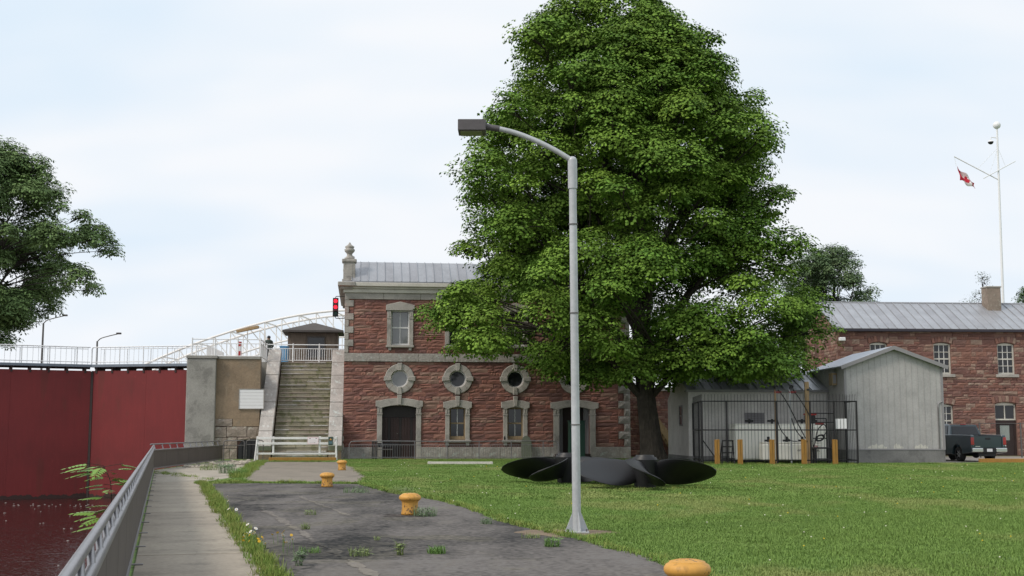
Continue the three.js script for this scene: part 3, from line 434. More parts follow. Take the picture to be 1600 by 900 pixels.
  lowX.forEach((x, i) => {
    const w = sashWindow(o, x, 6.9, 9.05, 1.14, -0.28, m.whitePaint, i ? m.glass : m.glassGrey);
    jambs(w, x, 0.56, 6.9, 9.02, 0.24); part(w, 'sill', rb(x - 0.86, x + 0.86, 6.76, 6.9, -0.3, 0.17, 0.02), m.trim); for (const s of [-1, 1]) part(w, 'sill_bracket', rb(x + s * 0.62 - 0.09, x + s * 0.62 + 0.09, 6.58, 6.76, -0.1, 0.1, 0.02), m.trim);
    part(w, 'lintel', ext(poly([[x - 0.88, 9.03], [x + 0.88, 9.03], [x + 0.88, 9.36], [x + 0.6, 9.44], [x, 9.58], [x - 0.6, 9.44], [x - 0.88, 9.36]]), 0.36, -0.2, 0.02), m.trim);
  });
  { const x = lowX[0], d = part(o, 'door', bx(x - 1.03, x + 1.03, 2.5, 3.3, -0.4, -0.28), m.doorBlack); for (let k = 0; k < 12; k++) part(d, 'plank', rb(x - 1.02 + k * 0.17, x - 1.02 + k * 0.17 + 0.164, 0.02, 2.49, -0.36, -0.26 + 0.004 * (k % 3), 0.01), k % 4 === 2 ? m.doorBlack : m.doorBrown); part(d, 'handle', lathe([[0, 0], [0.03, 0], [0.04, 0.03], [0, 0.05]], 10).rotateX(Math.PI / 2).translate(x - 0.1, 1.5, -0.25), m.chrome);
    jambs(d, x, 1.03, 0, 3.16, 0.31); hood(d, x, 1.03, 3.28, 1.44, 0.3, 3.86, true); }
  { const x = lowX[3], d = part(o, 'doorway', [bx(x - 0.95, x - 0.9, 0.02, 3.2, -1.19, -0.3), bx(x + 0.9, x + 0.95, 0.02, 3.2, -1.19, -0.3), bx(x - 0.9, x - 0.66, 0.02, 3.2, -0.6, -0.5), bx(x + 0.66, x + 0.9, 0.02, 3.2, -0.6, -0.5)], m.sidingTrim); part(d, 'inner_door', bx(x - 0.66, x + 0.66, 0.02, 3.1, -0.85, -0.78), m.doorBrown); part(d, 'door_leaf', [bx(x + 0.1, x + 0.64, 0.02, 3.0, -0.7, -0.65)], m.doorBlack);
    jambs(d, x, 0.96, 0, 3.14, 0.36); hood(d, x, 0.98, 3.2, 1.5, 0.3, 3.6, false); for (let k = 0; k < 2; k++) part(d, 'doorstep', rb(x - 1.35 + k * 0.1, x + 0.9, k * 0.14, k * 0.14 + 0.14, -0.3, 0.9 - k * 0.35, 0.02), m.gateDark); }
}
// traffic light on an arm from the corner
{
  const o = thing('traffic_light', 'black traffic light with two red lamps hung at the building corner', 'traffic light', inB(-0.56, 8.62, 0.1), TURN);
  part(o, 'housing', rb(-0.17, 0.17, 0, 1.14, -0.2, 0.04, 0.03), m.black);
  const on = new THREE.MeshPhysicalMaterial({ color: C(0.3, 0.01, 0.02), emissive: C(1, 0.03, 0.06), emissiveIntensity: 0.9 });
  [0.94, 0.57, 0.2].forEach((y, i) => { part(o, 'lamp', fin(new THREE.CylinderGeometry(0.11, 0.11, 0.03, 16).rotateX(Math.PI / 2).translate(0, y, 0.055)), i < 2 ? on : m.green); part(o, 'visor', fin(new THREE.CylinderGeometry(0.135, 0.135, 0.16, 14, 1, true, Math.PI * 0.45, Math.PI * 1.1).rotateX(Math.PI / 2).translate(0, y, 0.12)), m.black);
    if (i < 2) { const l = new THREE.PointLight(C(1, 0.05, 0.08), 0.25, 0, 2); l.position.set(0, y, 0.2); l.castShadow = true; o.add(l); l.name = 'lamp_light'; } });
  part(o, 'bracket', tube([V(0, 1.12, -0.1), V(0, 1.22, -0.1), V(0.04, 1.24, -0.1), V(0.62, 1.24, -0.1)], 0.025, 16), m.iron); part(o, 'bracket', tube([V(0, 0.02, -0.1), V(0, -0.08, -0.1), V(0.04, -0.1, -0.1), V(0.62, -0.1, -0.1)], 0.025, 16), m.iron);
}
// dark brick wing and timber stair behind the maple
{
  const o = thing('brick_wing', 'low dark brick wing with stone coping behind the maple trunk', 'building', inB(17.8, 0, -4.2), TURN);
  part(o, 'wall', bx(0, 5.2, 0, 4.3, -5, -0.05), m.mortar);
  stonework(o, { x0: 0, x1: 5.2, y0: 0.1, y1: 4.3, courses: [0.13, 0.18], widths: [0.3, 0.6], blocked: [], mats: brownMats, tones: brownTones, seed: 31, single: 0, name: 'brick' });
  part(o, 'coping', rb(-0.1, 5.3, 4.3, 4.55, -5, 0.15, 0.03), m.trim);
  const s = thing('timber_stair', 'pale timber stair rising against the dark brick wing', 'stair', inB(19.3, 0, -3.2), TURN);
  for (const z of [0, -0.9]) part(s, 'stringer', ext(poly([[0, 3.9], [0, 3.3], [2.3, 0], [2.75, 0], [2.75, 0.2]]), 0.08, z), m.tanWood);
  for (let i = 0; i < 12; i++) part(s, 'tread', bx(0.06 + i * 0.2, 0.34 + i * 0.2, 3.4 - i * 0.285, 3.44 - i * 0.285, -0.82, -0.002), m.tanWood);
  for (const x of [0.2, 1.1]) part(s, 'post', bx(x, x + 0.1, 0, 3.3 - x * 1.4, -0.95, -0.905), m.tanWood);
}

// ---------------------------------------------------------------- railings
function lockRailing(label, p, turn, L, step, hp = 0.955, ho = 1.06, off = -0.02) {
  const o = thing('lock_railing', label, 'railing', p, turn, 'panelled lockside railings');
  const n = Math.round(L / 2.4), w = L / n;
  for (let i = 0; i < n; i++) part(o, 'sheet_panel', bx(-0.012, 0.012, 0.12, hp - 0.025, -(i + 1) * w + 0.012, -i * w - 0.012), m.panel);
  part(o, 'inner_rail', bar(V(0.02, hp, 0), V(0.02, hp, -L), 0.033, 10), m.railTube);
  part(o, 'outer_rail', bar(V(off, ho, 0), V(off, ho, -L), 0.030, 10), m.railTube);
  part(o, 'bottom_rail', bx(-0.03, 0.03, 0.06, 0.12, -L, 0), m.railTube);
  for (let i = 0; i <= n; i++) { const z = -clamp(i * w, 0.03, L - 0.03); const q = part(o, 'post', rb(-0.055, -0.013, 0, 0.85, z - 0.03, z + 0.03, 0.008), m.railGrey); part(q, 'foot_plate', rb(-0.06, 0.16, 0.03, 0.045, z - 0.05, z + 0.05, 0.004), m.railGrey); }
  for (let z = 0.15; z < L; z += step) part(o, 'slanted_bar', bar(V(0.02, hp, -z), V(off, ho, -Math.min(L, z + 0.5)), 0.024, 6), m.railTube);
  return o;
}
lockRailing('long dark panelled railing along the concrete lockside walkway', inW(0, 0, 13.6), WT, 13.6 + 39.5, 0.85);
{ const a = V(-15.26, 0, -52.3), b = V(-16.5, 0, -69.9), L = a.distanceTo(b); lockRailing('shorter panelled railing turning towards the retaining wall beyond the walkway', a, Math.atan2(-(b.x - a.x), -(b.z - a.z)), L, 1.6, 0.86, 1.1, -0.16); }
function tubeRail(label, p, turn, L, h, rows, gap, name = 'tube_railing', mt = m.railGrey) {
  const o = thing(name, label, 'railing', p, turn);
  const bend = 0.1; part(o, 'top_rail', tube([V(0, 0.0, 0), V(0, h * 0.5, 0), V(0, h - bend, 0), V(bend * 0.4, h - bend * 0.25, 0), V(bend * 1.2, h, 0), V(L / 2, h, 0), V(L - bend * 1.2, h, 0), V(L - bend * 0.4, h - bend * 0.25, 0), V(L, h - bend, 0), V(L, h * 0.5, 0), V(L, 0, 0)], 0.028, 64, 7), mt);
  for (const y of rows) part(o, 'rail', bar(V(0, y, 0), V(L, y, 0), 0.02, 6), mt);
  for (let x = 1.9; x < L - 0.8; x += 1.9) part(o, 'post', bar(V(x, 0, 0), V(x, h, 0), 0.026, 6), mt);
  if (gap) for (let x = gap; x < L - 0.05; x += gap) part(o, 'baluster', bar(V(x, 0.12, 0), V(x, rows[0], 0), 0.009, 4), mt);
}
tubeRail('brown grey tube guard rail before the arched hatch', V(-16.45, 0, -70.0), 4 * DEG, 1.15, 1.12, [0.86], 0);
tubeRail('short tube guard rail between the arched hatch and white barrier', V(-15.2, 0, -70.15), 4 * DEG, 0.95, 1.14, [0.9], 0);
tubeRail('long grey handrail with thin balusters before the sandstone building', V(-9.5, 0, -71.6), 5.5 * DEG, 12.3, 1.06, [0.86, 0.14], 0.14, 'handrail', m.railTube);

// white railing along the terrace
{
  const o = thing('white_railing', 'white picket railing along the terrace edge above the stairs', 'railing', inB(-9.2, 6.13, -1.1), TURN);
  const run = [V(0, 0, 0), V(4.1, 0, 0), V(4.15, 0, -4.25), V(9.2, 0, -4.3)];
  for (let k = 0; k < 3; k++) {
    const a = run[k], b = run[k + 1], L = a.distanceTo(b), at = (t, y) => a.clone().lerp(b, t).setY(y);
    for (const [y, rr] of [[1.12, 0.035], [0.86, 0.028], [0.1, 0.028]]) part(o, 'rail', bar(at(0, y), at(1, y), rr, 6), m.railWhite);
    const n = Math.round(L / 1.5); for (let i = k === 1 ? 1 : 0; i <= n; i++) if (!(k === 1 && i === n)) part(o, 'post', bar(at(i / n, 0), at(i / n, 1.2), 0.045, 6), m.railWhite);
    const nb = Math.round(L / (k === 2 ? 0.15 : 0.3)); for (let i = 1; i < nb; i++) part(o, 'baluster', bar(at(i / nb, 0.1), at(i / nb, 0.86), 0.019, 4), m.railWhite);
  }
}
// ---------------------------------------------------------------- things on the terrace and far beyond
for (const [px, pz, label] of [[-21.6, -86, 'white tapered side panel on the terrace nearer the lock gate'], [-18.3, -88, 'white tapered side panel beside the striped post']]) {
  const o = thing('tapered_panel', label, 'panel', V(px, 5.2, pz), TURN); part(o, 'panel', ext(poly([[0, 0.6], [0, 2.55], [1.2, 2.0], [1.2, 0.6]]), 0.06, 0, 0.01), m.whitePaint); for (const x of [0.1, 1.05]) part(o, 'leg', bx(x, x + 0.08, 0, 0.6, 0.0, 0.06), m.whitePaint);
}
{ const o = thing('striped_post', 'red and white striped warning post on the terrace', 'post', V(-18.95, 5.2, -84.5)); for (let i = 0; i < 8; i++) part(o, 'band', fin(new THREE.CylinderGeometry(0.17 - i * 0.004, 0.174 - i * 0.004, 0.33, 12).translate(0, 0.166 + i * 0.331, 0)), i % 2 ? m.red : m.signWhite); }
{
  const o = thing('watch_booth', 'small brown booth with hipped roof at the stair top', 'booth', inB(-2.65, 5.2, -19), TURN);
  part(o, 'wall', bx(-1.9, 1.9, 0, 4.0, -3.2, 0), m.boothWall);
  for (const [x0, x1] of [[-1.7, -0.55], [1.0, 1.7]]) part(o, 'cladding', rb(x0, x1, 0.1, 3.9, 0.0, 0.05, 0.01), m.boothWall);
  const w = part(o, 'window', [bx(-0.45, 0.9, 2.0, 2.1, -0.02, 0.06), bx(-0.45, 0.9, 3.55, 3.65, -0.02, 0.06), bx(-0.45, -0.37, 2.1, 3.55, -0.02, 0.06), bx(0.82, 0.9, 2.1, 3.55, -0.02, 0.06)], m.boothRoof); part(w, 'pane', bx(-0.37, 0.82, 2.1, 3.55, -0.01, 0.03), m.glass);
  part(o, 'roof', fin(new ConvexGeometry([[-2.3, 3.95, 0.45], [2.3, 3.95, 0.45], [2.3, 3.95, -3.7], [-2.3, 3.95, -3.7], [-2.3, 4.1, 0.45], [2.3, 4.1, 0.45], [2.3, 4.1, -3.7], [-2.3, 4.1, -3.7], [-0.1, 4.82, -1.6], [0.1, 4.82, -1.6]].map((p) => V(...p)))), m.boothRoof);
}
solo('blue_cabinet', 'small blue cabinet beside the brown booth', 'cabinet', [rb(-0.25, 0.25, 0, 2.5, -0.4, 0.4, 0.03), rb(-0.28, 0.28, 2.5, 2.58, -0.43, 0.43, 0.02), rb(-0.2, 0.2, 1.1, 2.4, 0.4, 0.42, 0.01)], M({ color: C(0.12, 0.3, 0.5) }), V(-16.5, 5.2, -88));
function person(p, turn) { // back turned, dark jacket, seen above the terrace edge
  const bones = [[0, 0.92, 0, .15, 0, 1.12, 0, .15], [0, 1.12, 0, .15, 0, 1.36, 0, .17], [-.12, 1.38, 0, .09, .12, 1.38, 0, .09], [0, 1.4, 0, .06, 0, 1.54, 0.01, .055], [0, 1.6, 0.01, .095, 0, 1.66, 0, .1], [-.2, 1.36, 0, .075, -.27, 1.1, 0.02, .06], [-.27, 1.1, .02, .06, -.2, .88, .16, .045], [.2, 1.36, 0, .075, .28, 1.1, .02, .06], [.28, 1.1, .02, .06, .2, .88, .16, .045], [-.2, .88, .16, .045, -.17, .8, .2, .035], [.2, .88, .16, .045, .17, .8, .2, .035], [-.09, .9, 0, .12, -.11, .5, .02, .085], [-.11, .5, .02, .085, -.12, .1, 0, .055], [-.12, .05, -.03, .05, -.13, .04, .14, .04], [.09, .9, 0, .12, .12, .5, -.02, .085], [.12, .5, -.02, .085, .13, .1, -.05, .055], [.13, .05, -.07, .05, .14, .04, .1, .04]];
  const R = 72, S = 1.0, mc = new MarchingCubes(R, m.black, false, false, 60000); mc.isolation = 0;
  for (let k = 0; k < R; k++) for (let j = 0; j < R; j++) for (let i = 0; i < R; i++) {
    const x = (i / R * 2 - 1) * S, y = 0.9 + (j / R * 2 - 1) * S, z = (k / R * 2 - 1) * S; let d = 9;
    for (const b of bones) { const ax = x - b[0], ay = y - b[1], az = z - b[2], ex = b[4] - b[0], ey = b[5] - b[1], ez = b[6] - b[2], t = clamp((ax * ex + ay * ey + az * ez) / (ex * ex + ey * ey + ez * ez)); const q = Math.hypot(ax - ex * t, ay - ey * t, az - ez * t) - mix(b[3], b[7], t); const h = clamp(0.5 + 0.5 * (d - q) / 0.06); d = mix(d, q, h) - 0.06 * h * (1 - h); }
    mc.field[k * R * R + j * R + i] = -d;
  }
  mc.update(); const g = new THREE.BufferGeometry(), n = mc.count; g.setAttribute('position', new THREE.BufferAttribute(mc.positionArray.slice(0, n * 3), 3)); g.setAttribute('normal', new THREE.BufferAttribute(mc.normalArray.slice(0, n * 3), 3)); g.scale(S, S, S).translate(0, 0.9, 0);
  const P = g.attributes.position, col = new Float32Array(n * 3); for (let i = 0; i < n; i++) { const y = P.getY(i), x = P.getX(i); const c = y > 1.5 ? [.28, .17, .12] : y > 0.86 ? [.05, .065, .055] : (y > .74 && Math.abs(x) > .13 && P.getZ(i) > .12) ? [.28, .17, .12] : [.02, .022, .03]; col.set(c, i * 3); } g.setAttribute('color', new THREE.BufferAttribute(col, 3));
  const o = thing('person', 'person in a dark jacket standing at the terrace railing', 'person', p, turn); const body = part(o, 'body', fin(g), M({ vertexColors: true, roughness: 0.9 }));
  part(o, 'hair', fin(new THREE.SphereGeometry(0.118, 14, 10, 0, Math.PI * 2, 0, Math.PI * 0.58).rotateX(-0.5).translate(0, 1.645, -0.005)), m.black);
}
person(V(-15.95, 6.13, -79.6), 200 * DEG);
function farLamp(label, p, h) { const o = thing('highway_lamp', label, 'street lamp', p, 0, 'far street lamps'); part(o, 'pole', bar(V(0, 0, 0), V(0, h, 0), 0.13, 8, 0.09), m.railGrey); part(o, 'arm', tube([V(0, h - 0.05, 0), V(0.3, h + 0.25, 0), V(1.0, h + 0.48, 0), V(2.0, h + 0.72, 0)], 0.05, 12), m.railGrey); part(o, 'head', rb(1.85, 2.35, h + 0.68, h + 0.86, -0.12, 0.12, 0.05), m.lampHead); }
farLamp('tall far street lamp standing next to the broad tree', V(-46.4, 5.2, -120), 7.1); farLamp('far street lamp standing above the gate railing joint', V(-41.0, 5.2, -120), 5.3);
{ // arched truss bridge
  const o = thing('arch_bridge', 'pale steel arched truss bridge far behind the lock', 'bridge', V(-40, 5.2, -300), -4 * DEG);
  const top = (x) => 26.3 - Math.pow(Math.abs(x) / 50, 1.75) * 12.5, bot = (x) => 20.6 - Math.pow(Math.abs(x) / 50, 1.9) * 15.5, n = 26, X = (i) => -56 + i * 112 / n;
  for (const z of [0, -11]) {
    const T = [], Bm = []; for (let i = 0; i <= n; i++) { T.push(V(X(i), top(X(i)), z)); Bm.push(V(X(i), Math.max(1, bot(X(i))), z)); }
    const ch = (pts, r) => merge(pts.slice(1).map((p, i) => bar(pts[i], p, r, 5)));
    part(o, 'top_chord', ch(T, 0.3), m.bridge); part(o, 'bottom_chord', ch(Bm, 0.24), m.bridge);
    for (let i = 0; i <= n; i++) { part(o, 'vertical_strut', bar(T[i], V(X(i), 0.5, z), 0.14, 5), m.bridge); if (i < n) part(o, 'diagonal_strut', i < n / 2 ? bar(T[i], Bm[i + 1], 0.13, 5) : bar(T[i + 1], Bm[i], 0.13, 5), m.bridge); }
  }
  for (let i = 0; i <= n; i += 2) part(o, 'cross_beam', bar(V(X(i), top(X(i)), 0), V(X(i), top(X(i)), -11), 0.2, 5), m.bridge);
  part(o, 'deck', bx(-75, 75, 0, 1.2, -11.5, 0.5), m.bridge);
  const g = part(o, 'gantry', [fin(rb(-2.8, 2.8, -0.35, 0.35, -0.6, 0.6, 0.1).rotateZ(0.2).translate(-25.5, 21.6, 1.2))], m.tanWood);
  part(o, 'gantry_leg', tube([V(-22.5, 22.2, 1.2), V(-21.2, 21.6, 1.2), V(-21, 20, 1.2), V(-21, 1, 1.2)], 0.16, 14), m.bridge);
}
// ---------------------------------------------------------------- street lamp, bollards, propellers
{
  const o = thing('street_lamp', 'grey steel street lamp with box head beside the propellers', 'street lamp', V(1.06, 0, -20.2));
  part(o, 'pole', bar(V(0, 0.03, 0), V(-0.035, 5.85, 0), 0.072, 20, 0.062), m.lamp);
  part(o, 'sleeve', [bar(V(-0.035, 5.72, 0), V(-0.037, 6.2, 0), 0.078, 20), fin(new THREE.SphereGeometry(0.078, 18, 8).translate(-0.037, 6.2, 0))], m.lamp);
  for (const y of [1.75, 3.6, 5.1]) part(o, 'band_clamp', bar(V(-0.006 * y, y, 0), V(-0.006 * y, y + 0.02, 0), 0.078, 18), m.railGrey);
  part(o, 'arm', tube([V(-0.037, 6.2, 0), V(-0.3, 6.36, 0.02), V(-0.62, 6.52, 0.04), V(-0.98, 6.66, 0.06), V(-1.3, 6.74, 0.08)], 0.045, 24, 12), m.lamp);
  const hd = part(o, 'head', rb(-1.97, -1.5, 6.67, 6.86, -0.16, 0.26, 0.012), m.lampHead); part(hd, 'lens', bx(-1.93, -1.56, 6.658, 6.672, -0.12, 0.22), m.lampLens);
  part(hd, 'knuckle', [bar(V(-1.52, 6.77, 0.07), V(-1.27, 6.735, 0.08), 0.06, 10, 0.05)], m.lampHead);
  part(o, 'base_plate', rb(-0.19, 0.19, 0.008, 0.035, -0.19, 0.19, 0.006), m.lamp);
  for (let k = 0; k < 4; k++) { part(o, 'gusset', fin(ext(poly([[0.05, 0.03], [0.2, 0.03], [0.06, 0.36], [0.05, 0.36]]), 0.014, -0.007).rotateY(k * Math.PI / 2 + Math.PI / 4 * 0.35)), m.lamp); part(o, 'bolt', bar(V(0.15 * (k % 2 ? 1 : -1), 0.03, 0.15 * (k < 2 ? 1 : -1)), V(0.15 * (k % 2 ? 1 : -1), 0.075, 0.15 * (k < 2 ? 1 : -1)), 0.016, 6), m.railGrey); }
}
{
  const prof = [[0, 0], [0.175, 0], [0.172, 0.05], [0.165, 0.08], [0.158, 0.16], [0.158, 0.24], [0.166, 0.27], [0.185, 0.29], [0.208, 0.31], [0.219, 0.335], [0.217, 0.365], [0.2, 0.392], [0.17, 0.408], [0.165, 0.42], [0.1, 0.436], [0, 0.442]];
  const proto = thing('mooring_bollard', 'yellow mooring bollard by the mossy apron nearest the stairs', 'bollard', V(-7.24, 0, -52.3), 0, 'yellow mooring bollards');
  part(proto, 'shaft', lathe(prof.slice(0, 8), 36), m.yellow); part(proto, 'cap', lathe(prof.slice(7), 36), m.yellow); 
  dup(proto, V(-5.5, 0, -36.6), 0.4, 'yellow mooring bollard at the asphalt edge before the concrete apron');
  dup(proto, V(-2.02, 0, -24.4), 1.1, 'yellow mooring bollard ringed by weeds in the middle of the asphalt');
  dup(proto, V(1.66, 0, -11.75), 2, 'yellow mooring bollard where asphalt and lawn meet, only its cap showing', 1.02);
}
function bladeGeo(R, r0, wmax, side) {
  const nu = 26, nv = 12, P = [[], []], th = 0.05;
  for (let i = 0; i <= nu; i++) {
    const t = i / nu, r = mix(r0, R, t), w = wmax * (0.42 + 0.58 * Math.sin(Math.min(1, t * 1.35) * Math.PI / 2)) * Math.sqrt(Math.max(0.0, 1 - Math.pow(t, 5))), pitch = Math.atan2(0.85, r);
    for (let j = 0; j <= nv; j++) { const s = (j / nv - 0.5) * w + 0.16 * t * t, x = r, y = side * Math.sin(pitch) * s + 0.02 * t, z = Math.cos(pitch) * s, k = th * (1 - 0.65 * t) * Math.pow(Math.max(0, 1 - Math.pow(2 * j / nv - 1, 4)), 0.6) + 0.006, nyv = Math.cos(pitch), nz = side * Math.sin(pitch); P[0].push([x, y + nyv * k, z - nz * k]); P[1].push([x, y - nyv * k, z + nz * k]); }
  }
  const pos = [...P[0], ...P[1]].flat(), I = [], W = nv + 1, off = P[0].length, q = (a, b, c, d) => I.push(a, b, c, a, c, d);
  for (let i = 0; i < nu; i++) for (let j = 0; j < nv; j++) { const a = i * W + j; q(a, a + 1, a + W + 1, a + W); q(off + a, off + a + W, off + a + W + 1, off + a + 1); }
  for (let i = 0; i < nu; i++) { q(i * W, (i + 1) * W, off + (i + 1) * W, off + i * W); const e = i * W + nv; q(e, off + e, off + e + W, e + W); }
  const g = new THREE.BufferGeometry(); g.setAttribute('position', new THREE.Float32BufferAttribute(pos, 3)); g.setIndex(I); g.computeVertexNormals(); return fin(g);
}
{
  const blades = [1, -1].map((s) => bladeGeo(2.12, 0.28, 1.35, s));
  const propeller = (label, p, turn, blade) => {
    const o = thing('ship_propeller', label, 'propeller', p, turn, 'ship propellers lying on the lawn');
    part(o, 'hub', fin(new THREE.CylinderGeometry(0.42, 0.3, 0.84, 28).translate(0, 0.42, 0)), m.iron); part(o, 'hub_collar', fin(new THREE.CylinderGeometry(0.33, 0.36, 0.07, 28).translate(0, 0.875, 0)), m.iron); part(o, 'hub_cap', fin(new THREE.CylinderGeometry(0.25, 0.28, 0.06, 28).translate(0, 0.94, 0)), m.iron);
    for (let k = 0; k < 5; k++) { const b = part(o, 'blade', blade, m.iron); b.rotation.y = k * Math.PI * 0.4; b.position.y = 0.47;  }
  };
  propeller('black ship propeller lying before the maple, its hub in the open', V(3.85, 0, -35.6), -21 * DEG, blades[0]);
  propeller('black ship propeller lying before the green cabinet, partly behind the lamp post', V(1.75, 0, -39.2), -41 * DEG, blades[1]);
}
// ---------------------------------------------------------------- small things before the sandstone building
{ const o = thing('green_cabinet', 'tall dark green metal cabinet before the stone doorway', 'cabinet', inB(14.0, 0, 1.9), TURN); part(o, 'body', rb(-0.45, 0.5, 0.02, 2.25, -0.4, 0.2, 0.02), m.green); for (const x of [-0.42, 0.04]) part(o, 'door', rb(x, x + 0.43, 0.1, 2.18, 0.2, 0.222, 0.008), m.green); part(o, 'lid', rb(-0.48, 0.53, 2.25, 2.3, -0.43, 0.23, 0.01), m.green); }
{ const o = thing('slatted_bench', 'black slatted bench behind the grey handrail by the dark door', 'bench', inB(2.5, 0, 1.0), TURN);
  for (const x of [-0.55, 0.55]) for (let k = 0; k < 4; k++) part(o, 'end_slat', rb(x + (x < 0 ? -0.2 : -0.06) + k * 0.09, x + (x < 0 ? -0.2 : -0.06) + k * 0.09 + 0.06, 0, x < 0 ? 1.05 : 0.95, -0.3, 0.2, 0.01), m.black);
  for (let k = 0; k < 4; k++) part(o, 'seat_slat', rb(-0.4, 0.5, 0.55, 0.6, -0.3 + k * 0.13, -0.2 + k * 0.13, 0.01), m.railGrey); part(o, 'back', rb(-0.4, 0.5, 0.7, 0.95, -0.34, -0.3, 0.01), m.black); }
{ const o = thing('timber_beam', 'long pale timber beam lying on the grass before the handrail', 'timber', V(-4.2, 0, -61.2), 0); part(o, 'beam', rb(0, 3.25, 0.0, 0.15, -0.1, 0.1, 0.015), m.cream); for (const x of [0.02, 1.6, 3.1]) part(o, 'end_band', rb(x, x + 0.12, -0.0, 0.16, -0.11, 0.11, 0.01), m.cream); }
{ const o = thing('window_sill_bottle', 'small dark bottle standing on a ground floor window sill', 'bottle', inB(9.85, 1.13, 0.06), 0); part(o, 'glass', lathe([[0, 0], [0.06, 0], [0.065, 0.16], [0.03, 0.24], [0.025, 0.33], [0, 0.34]], 12), m.black); }
{ const o = thing('sandwich_board', 'green rounded board leaning below the second ground floor window', 'board', inB(11.15, 0.0, 0.55), TURN); const s = new THREE.Shape(); s.moveTo(-0.32, 0); s.lineTo(-0.32, 0.9); s.quadraticCurveTo(-0.3, 1.35, 0, 1.4); s.quadraticCurveTo(0.3, 1.35, 0.32, 0.9); s.lineTo(0.32, 0); part(o, 'board', fin(ext(s, 0.04, 0, 0.008).rotateX(-0.16)), M({ color: C(0.14, 0.16, 0.12), map: mottle })); part(o, 'prop', fin(bx(-0.03, 0.03, 0, 1.1, -0.04, 0).rotateX(0.12).translate(0, 0, -0.42)), m.railGrey); }

// ---------------------------------------------------------------- sheds, fuel cage
{
  const o = thing('gabled_shed', 'grey metal-clad gabled shed with concrete base beside the fuel cage', 'shed', V(17.44, 0, -63.8), 2 * DEG), W = 5.12, D = 6.4;
  const gab = poly([[0, 0.7], [W, 0.7], [W, 5.05], [W / 2, 6.0], [0, 5.05]]);
  part(o, 'wall', [ext(gab, D, -D)], m.siding); part(o, 'base', bx(-0.03, W + 0.03, 0, 0.7, -D - 0.03, 0.03), m.baseGrey);
  for (let x = 0.32; x < W - 0.1; x += 0.32) { const top = 5.05 + 0.95 * (1 - Math.abs(x - W / 2) / (W / 2)); part(o, 'siding_rib', bx(x - 0.012, x + 0.012, 0.74, top - 0.08, 0, 0.016), m.siding); }
  for (let z = -0.32; z > -D + 0.1; z -= 0.32) part(o, 'siding_rib', bx(-0.016, 0, 0.74, 5.0, z - 0.012, z + 0.012), m.siding);
  for (const x of [0, W]) part(o, 'corner_trim', bx(x - 0.06, x + 0.06, 0.7, 5.0, -0.02, 0.035), m.sidingTrim);
  part(o, 'drip_edge', bx(-0.02, W + 0.02, 0.68, 0.735, 0.031, 0.05), m.sidingTrim);
  const sl = Math.atan2(0.95, W / 2), ln = Math.hypot(0.95, W / 2) + 0.3;
  for (const s of [-1, 1]) { const q = part(o, 'roof', fin(bx(-ln, 0, 0, 0.06, -D - 0.2, 0.25).rotateZ(s < 0 ? sl : -sl + Math.PI).scale(1, 1, 1).translate(W / 2, s < 0 ? 6.04 : 6.1, 0)), m.blueMetal); part(q, 'verge', fin((s < 0 ? bx(-ln, 0, -0.12, 0.07, 0.251, 0.29).rotateZ(sl) : bx(0, ln, -0.12, 0.07, 0.252, 0.291).rotateZ(-sl)).translate(W / 2, 6.04, 0)), m.sidingTrim); }
  for (const [x, w, h] of [[1.6, 1.0, 0.3], [2.7, 0.5, 0.34], [3.9, 0.7, 0.3]]) { const pts = [[x - w / 2, 0.76], [x + w / 2, 0.76]]; for (let k = 9; k >= 0; k--) pts.push([x - w / 2 + w * k / 9, 0.76 + h * (0.45 + 0.6 * Math.sin(k / 9 * Math.PI)) * (0.6 + 0.4 * n2(k * 0.9, x * 3))]); part(o, 'worn_patch', ext(poly(pts), 0.003, 0.002), m.cream); }
  part(o, 'conduit', tube([V(W - 0.25, 2.9, 0.03), V(W - 0.2, 3.1, 0.03), V(W - 0.02, 3.2, 0.04)], 0.025, 10), m.sidingTrim); part(o, 'conduit', bar(V(W - 0.25, 0.75, 0.04), V(W - 0.25, 2.9, 0.04), 0.025), m.railGrey);
  const v = part(o, 'vent_box', rb(-0.3, -0.01, 4.1, 4.75, -1.9, -1.35, 0.02), m.tan); part(v, 'louvre', bx(-0.24, -0.06, 4.2, 4.65, -1.352, -1.33), m.sidingTrim);
}
